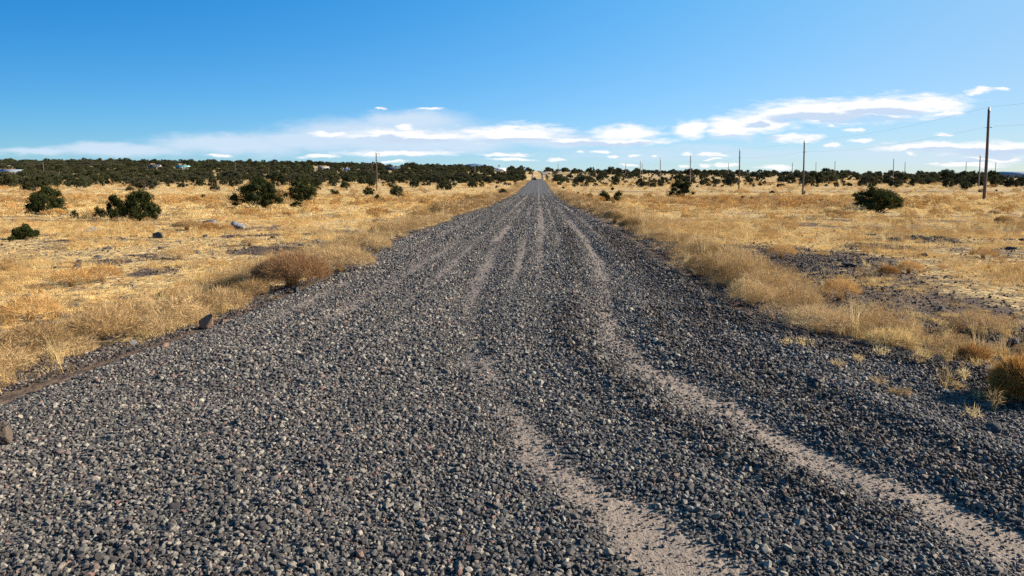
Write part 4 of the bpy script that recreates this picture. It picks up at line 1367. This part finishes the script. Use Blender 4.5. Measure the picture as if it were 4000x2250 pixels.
# fallen brush
x, y, z, W, H = place('b', 1866, 790, 54, 36)
e = tag(empty('fallen_brush', (x, y, z)), 'heap of dead reddish branches left of the road', 'dead brush')
obj('twigs', mesh('twigs', *twigs(rb, 900, W / 2, H * .7, .03, .35), M['orange']), e)
mb = MB()
for i in range(12):
    a0 = rb.uniform(0, 6.28); p0 = np.array([rb.normal() * .25 * W, rb.normal() * .15 * W, .05]); p1 = p0 + np.array([math.cos(a0) * .5, math.sin(a0) * .3, rb.uniform(.3, 1.0)]) * W * .5
    mb.tube([p0, (p0 + p1) / 2 + (0, 0, .08), p1], [.05, .035, .015], 5)
mb.build('branches', M['bark'], e)
# little straw weeds standing in the right shoulder gravel
weed_spots = [(3140, 1410, 70, 30), (3070, 1395, 50, 22), (3270, 1490, 60, 24), (3430, 1545, 60, 34), (3540, 1578, 40, 26), (3590, 1450, 60, 60), (3440, 1440, 70, 46),
              (3690, 1545, 80, 90), (3760, 1530, 44, 46), (3810, 1475, 50, 40), (3735, 1570, 40, 24), (3820, 1580, 40, 34), (3795, 1705, 60, 44), (3500, 1600, 50, 20),
              (3350, 1470, 40, 26), (3880, 1620, 50, 90), (3290, 1270, 40, 60), (3900, 1500, 60, 40)]
wl = ['pale straw weed sprouting from the gravel of the right shoulder']
for i, (px, py, w, h) in enumerate(weed_spots):
    x, y, z, W, H = place('w', px, py, w, h)
    z = max(z, float(road_z(x, y))) if x < float(xr(y)) + .2 else z
    me = mesh('weed', *join(blades(rb, 34, H * 1.1, 1.15, W * .16, .0045, .7, jitter=.1), twigs(rb, 60, W * .45, H * .9, .004, .05)), M['straw'])
    tag(obj('weed', me, None, (x, y, z + .01)), wl[0], 'weed', 'pale weeds in the right shoulder gravel')

# ------------------------------------------------------------------ the grass, thinner where things stand
grass('near_grass', 2.5, 15, 27000, pick_near, tuft_c, 1.0, 'tangled golden dry grass and twiggy weeds beside the near road')
grass('middle_grass', 15, 36, 46000, pick_near, tuft_c, 1.15, 'golden dry grass tufts over the middle of the plain')


grass('far_grass', 36, 110, 70000, pick_far, coarse_c, .95, 'golden dry grass clumps across the far plain')
grass('distant_grass', 110, 330, 36000, pick_far, coarse_c, 1.6, 'pale dry grass running up to the wooded hills')


# ------------------------------------------------------------------ sun and sky
SUN_EL, SUN_AZ = math.radians(25), math.radians(80)     # azimuth clockwise from +Y
sd = bpy.data.lights.new('sun', 'SUN'); sd.energy = 5.0; sd.angle = math.radians(.5); sd.color = (1, .885, .73)
so = bpy.data.objects.new('sun', sd); COL.objects.link(so)
dv = Vector((math.sin(SUN_AZ) * math.cos(SUN_EL), math.cos(SUN_AZ) * math.cos(SUN_EL), math.sin(SUN_EL)))
so.rotation_euler = dv.to_track_quat('Z', 'Y').to_euler(); so.location = (60, 20, 60)

W_ = bpy.data.worlds.new('World'); SC.world = W_; W_.use_nodes = True
nt = W_.node_tree; nt.nodes.clear()
sky = N(nt, 'ShaderNodeTexSky', sky_type='NISHITA'); sky.sun_disc = False
sky.sun_elevation = SUN_EL; sky.sun_rotation = SUN_AZ; sky.altitude = 1700; sky.air_density = 1.0; sky.dust_density = .6; sky.ozone_density = 1.6
tc = N(nt, 'ShaderNodeTexCoord'); sp = N(nt, 'ShaderNodeSeparateXYZ'); L(nt, tc.outputs['Generated'], sp.inputs[0])
ys_ = math_n(nt, 'MAXIMUM', sp.outputs[1], .08)
u = math_n(nt, 'DIVIDE', sp.outputs[0], ys_); v = math_n(nt, 'DIVIDE', sp.outputs[2], ys_)
cb = N(nt, 'ShaderNodeCombineXYZ'); L(nt, u, cb.inputs[0]); L(nt, v, cb.inputs[1])
# wisps: distort the place where the cloud banks are looked up
mpn = N(nt, 'ShaderNodeMapping'); mpn.inputs['Scale'].default_value = (14, 42, 1); L(nt, cb.outputs[0], mpn.inputs[0])
nz = N(nt, 'ShaderNodeTexNoise'); nz.inputs['Scale'].default_value = 1; nz.inputs['Detail'].default_value = 6; nz.inputs['Roughness'].default_value = .62; L(nt, mpn.outputs[0], nz.inputs['Vector'])
ds = N(nt, 'ShaderNodeVectorMath', operation='SUBTRACT'); L(nt, nz.outputs['Color'], ds.inputs[0]); ds.inputs[1].default_value = (.5, .5, .5)
dm = N(nt, 'ShaderNodeVectorMath', operation='MULTIPLY'); L(nt, ds.outputs[0], dm.inputs[0]); dm.inputs[1].default_value = (.07, .022, 0)
pa = N(nt, 'ShaderNodeVectorMath', operation='ADD'); L(nt, cb.outputs[0], pa.inputs[0]); L(nt, dm.outputs[0], pa.inputs[1])
noise_f = nz.outputs['Fac']


def bank(lst, src):
    acc = None
    for (px, py, hw, hh, *wt) in lst:
        r = ray(px, py); r1 = ray(px + hw, py); r2 = ray(px, py - hh)
        a = N(nt, 'ShaderNodeVectorMath', operation='SUBTRACT'); L(nt, src, a.inputs[0]); a.inputs[1].default_value = (r[0], r[2], 0)
        b = N(nt, 'ShaderNodeVectorMath', operation='MULTIPLY'); L(nt, a.outputs[0], b.inputs[0]); b.inputs[1].default_value = (1 / abs(r1[0] - r[0]), 1 / abs(r2[2] - r[2]), 0)
        c = N(nt, 'ShaderNodeVectorMath', operation='LENGTH'); L(nt, b.outputs[0], c.inputs[0])
        o = math_n(nt, 'SUBTRACT', 1.0, c.outputs['Value'])
        if wt: o = math_n(nt, 'MINIMUM', o, wt[0])
        acc = o if acc is None else math_n(nt, 'MAXIMUM', acc, o)
    return acc


SOLID = [(2985, 475, 170, 50), (3200, 440, 350, 58), (3430, 422, 350, 58), (3640, 400, 180, 46), (3700, 440, 90, 14), (2864, 500, 130, 52), (2690, 503, 95, 46), (2445, 520, 150, 38), (2410, 555, 270, 15), (2240, 551, 130, 20),
         (3094, 541, 118, 19), (3343, 507, 52, 10), (3381, 545, 66, 12), (3269, 562, 42, 10), (3227, 492, 30, 8), (3640, 573, 250, 22), (3900, 580, 230, 38), (3790, 640, 170, 16), (3900, 620, 150, 12),
         (3828, 352, 60, 12), (3926, 350, 45, 5), (3678, 522, 42, 8), (2780, 607, 78, 9), (2668, 605, 30, 6), (2787, 626, 36, 6), (2340, 589, 42, 8), (2266, 591, 20, 6), (2385, 611, 34, 8),
         (2490, 600, 30, 8), (2570, 613, 18, 6), (3031, 655, 78, 16), (2759, 650, 34, 10), (2836, 648, 44, 9), (2458, 643, 38, 6), (2675, 655, 34, 7), (3545, 603, 26, 7), (3625, 633, 24, 6),
         (2007, 520, 240, 42), (1623, 530, 320, 30), (1553, 597, 260, 16), (1972, 604, 120, 8), (2000, 622, 130, 8), (1239, 612, 72, 10), (854, 614, 62, 8), (1553, 633, 64, 6), (1672, 425, 60, 6), (1483, 421, 22, 5), (1574, 497, 46, 11), (1290, 520, 80, 12), (2180, 622, 30, 7)]
VEIL = [(1250, 545, 620, 60), (1750, 560, 420, 60), (1500, 530, 640, 105), (900, 565, 500, 62), (450, 585, 460, 40), (1600, 470, 330, 60), (150, 592, 260, 22), (2150, 545, 300, 50), (2700, 600, 700, 40, .35), (3700, 600, 700, 60, .45)]
DARK = [(3200, 462, 260, 26), (3460, 440, 200, 22), (3330, 470, 300, 16), (1590, 548, 270, 18), (1420, 560, 260, 24), (2320, 560, 300, 12), (2900, 540, 200, 20, .3), (3700, 588, 200, 14), (3900, 598, 220, 24), (3800, 628, 100, 8), (2020, 548, 190, 16), (2960, 488, 60, 18)]  # shaded cloud undersides, painted as grey patches
f1 = bank(SOLID, pa.outputs[0]); f2 = bank(VEIL, pa.outputs[0])
mp2 = N(nt, 'ShaderNodeMapping'); mp2.inputs['Scale'].default_value = (30, 150, 1); L(nt, cb.outputs[0], mp2.inputs[0])
nfine = noise(nt, mp2.outputs[0], 1, 5, .6)
e1 = math_n(nt, 'ADD', math_n(nt, 'MULTIPLY_ADD', f1, 1.75, .16), math_n(nt, 'MULTIPLY', math_n(nt, 'SUBTRACT', nfine, .5), 2.3))
al = ramp(nt, e1, [(.05, (0,) * 3), (.50, (.36,) * 3), (1.0, (.96,) * 3)], 'LINEAR')
f3 = bank(DARK, pa.outputs[0])
gr = ramp(nt, math_n(nt, 'ADD', math_n(nt, 'MULTIPLY', f3, 1.9), math_n(nt, 'MULTIPLY', math_n(nt, 'SUBTRACT', noise_f, .5), 1.2)), [(.12, (0,) * 3), (.75, (1,) * 3)], 'EASE')
e2 = math_n(nt, 'ADD', f2, math_n(nt, 'MULTIPLY', math_n(nt, 'SUBTRACT', noise_f, .5), .6))
ve = ramp(nt, e2, [(.0, (0,) * 3), (.72, (.90,) * 3)], 'EASE')
# air colour: the haze brightens towards the sun and deepens away from it
X_ = math_n(nt, 'MINIMUM', math_n(nt, 'MAXIMUM', sp.outputs[0], -.65), .65)
Z_ = math_n(nt, 'MINIMUM', math_n(nt, 'MAXIMUM', sp.outputs[2], 0), .4)
KO = ((.34, .083, -1.923, -.882, 7.408, -.682), (.033, -.071, 1.181, -.839, 2.197, .067), (.187, -.153, 1.095, -.922, .534, .324))
chs = []
for ko, mul in zip(KO, (.62, 1.0, 1.12)):
    q = math_n(nt, 'MULTIPLY_ADD', X_, ko[1], ko[0]); q = math_n(nt, 'MULTIPLY_ADD', Z_, ko[2], q)
    q = math_n(nt, 'MULTIPLY_ADD', math_n(nt, 'MULTIPLY', X_, X_), ko[3], q)
    q = math_n(nt, 'MULTIPLY_ADD', math_n(nt, 'MULTIPLY', X_, Z_), ko[4], q)
    q = math_n(nt, 'MULTIPLY_ADD', math_n(nt, 'MULTIPLY', Z_, Z_), ko[5], q)
    chs.append(math_n(nt, 'MULTIPLY', math_n(nt, 'EXPONENT', q), mul))
kc = N(nt, 'ShaderNodeCombineXYZ')
for i_, h_ in enumerate(chs): L(nt, h_, kc.inputs[i_])
skyc = mix(nt, 1.0, sky.outputs[0], kc.outputs[0], 'MULTIPLY')
CB = 8.2   # brightness of sunlit cloud before the world strength
c = mix(nt, ve, skyc, (CB * .72, CB * .87, CB * 1.04))
cl = mix(nt, gr, (CB * 1.12, CB * 1.12, CB * 1.13), (CB * .66, CB * .80, CB * 1.0))
c = mix(nt, al, c, cl)
up = math_n(nt, 'GREATER_THAN', sp.outputs[1], .08)
c = mix(nt, up, skyc, c)
bg = N(nt, 'ShaderNodeBackground'); bg.inputs['Strength'].default_value = .05; L(nt, c, bg.inputs[0])
wo = N(nt, 'ShaderNodeOutputWorld'); L(nt, bg.outputs[0], wo.inputs[0])

SC.view_settings.view_transform = 'Standard'; SC.view_settings.look = 'None'
SC.view_settings.exposure = 1.16; SC.view_settings.gamma = 1
SC.render.engine = 'CYCLES'
SC.cycles.max_bounces = 5; SC.cycles.diffuse_bounces = 2; SC.cycles.transmission_bounces = 3; SC.cycles.transparent_max_bounces = 4
SC.cycles.use_denoising = False
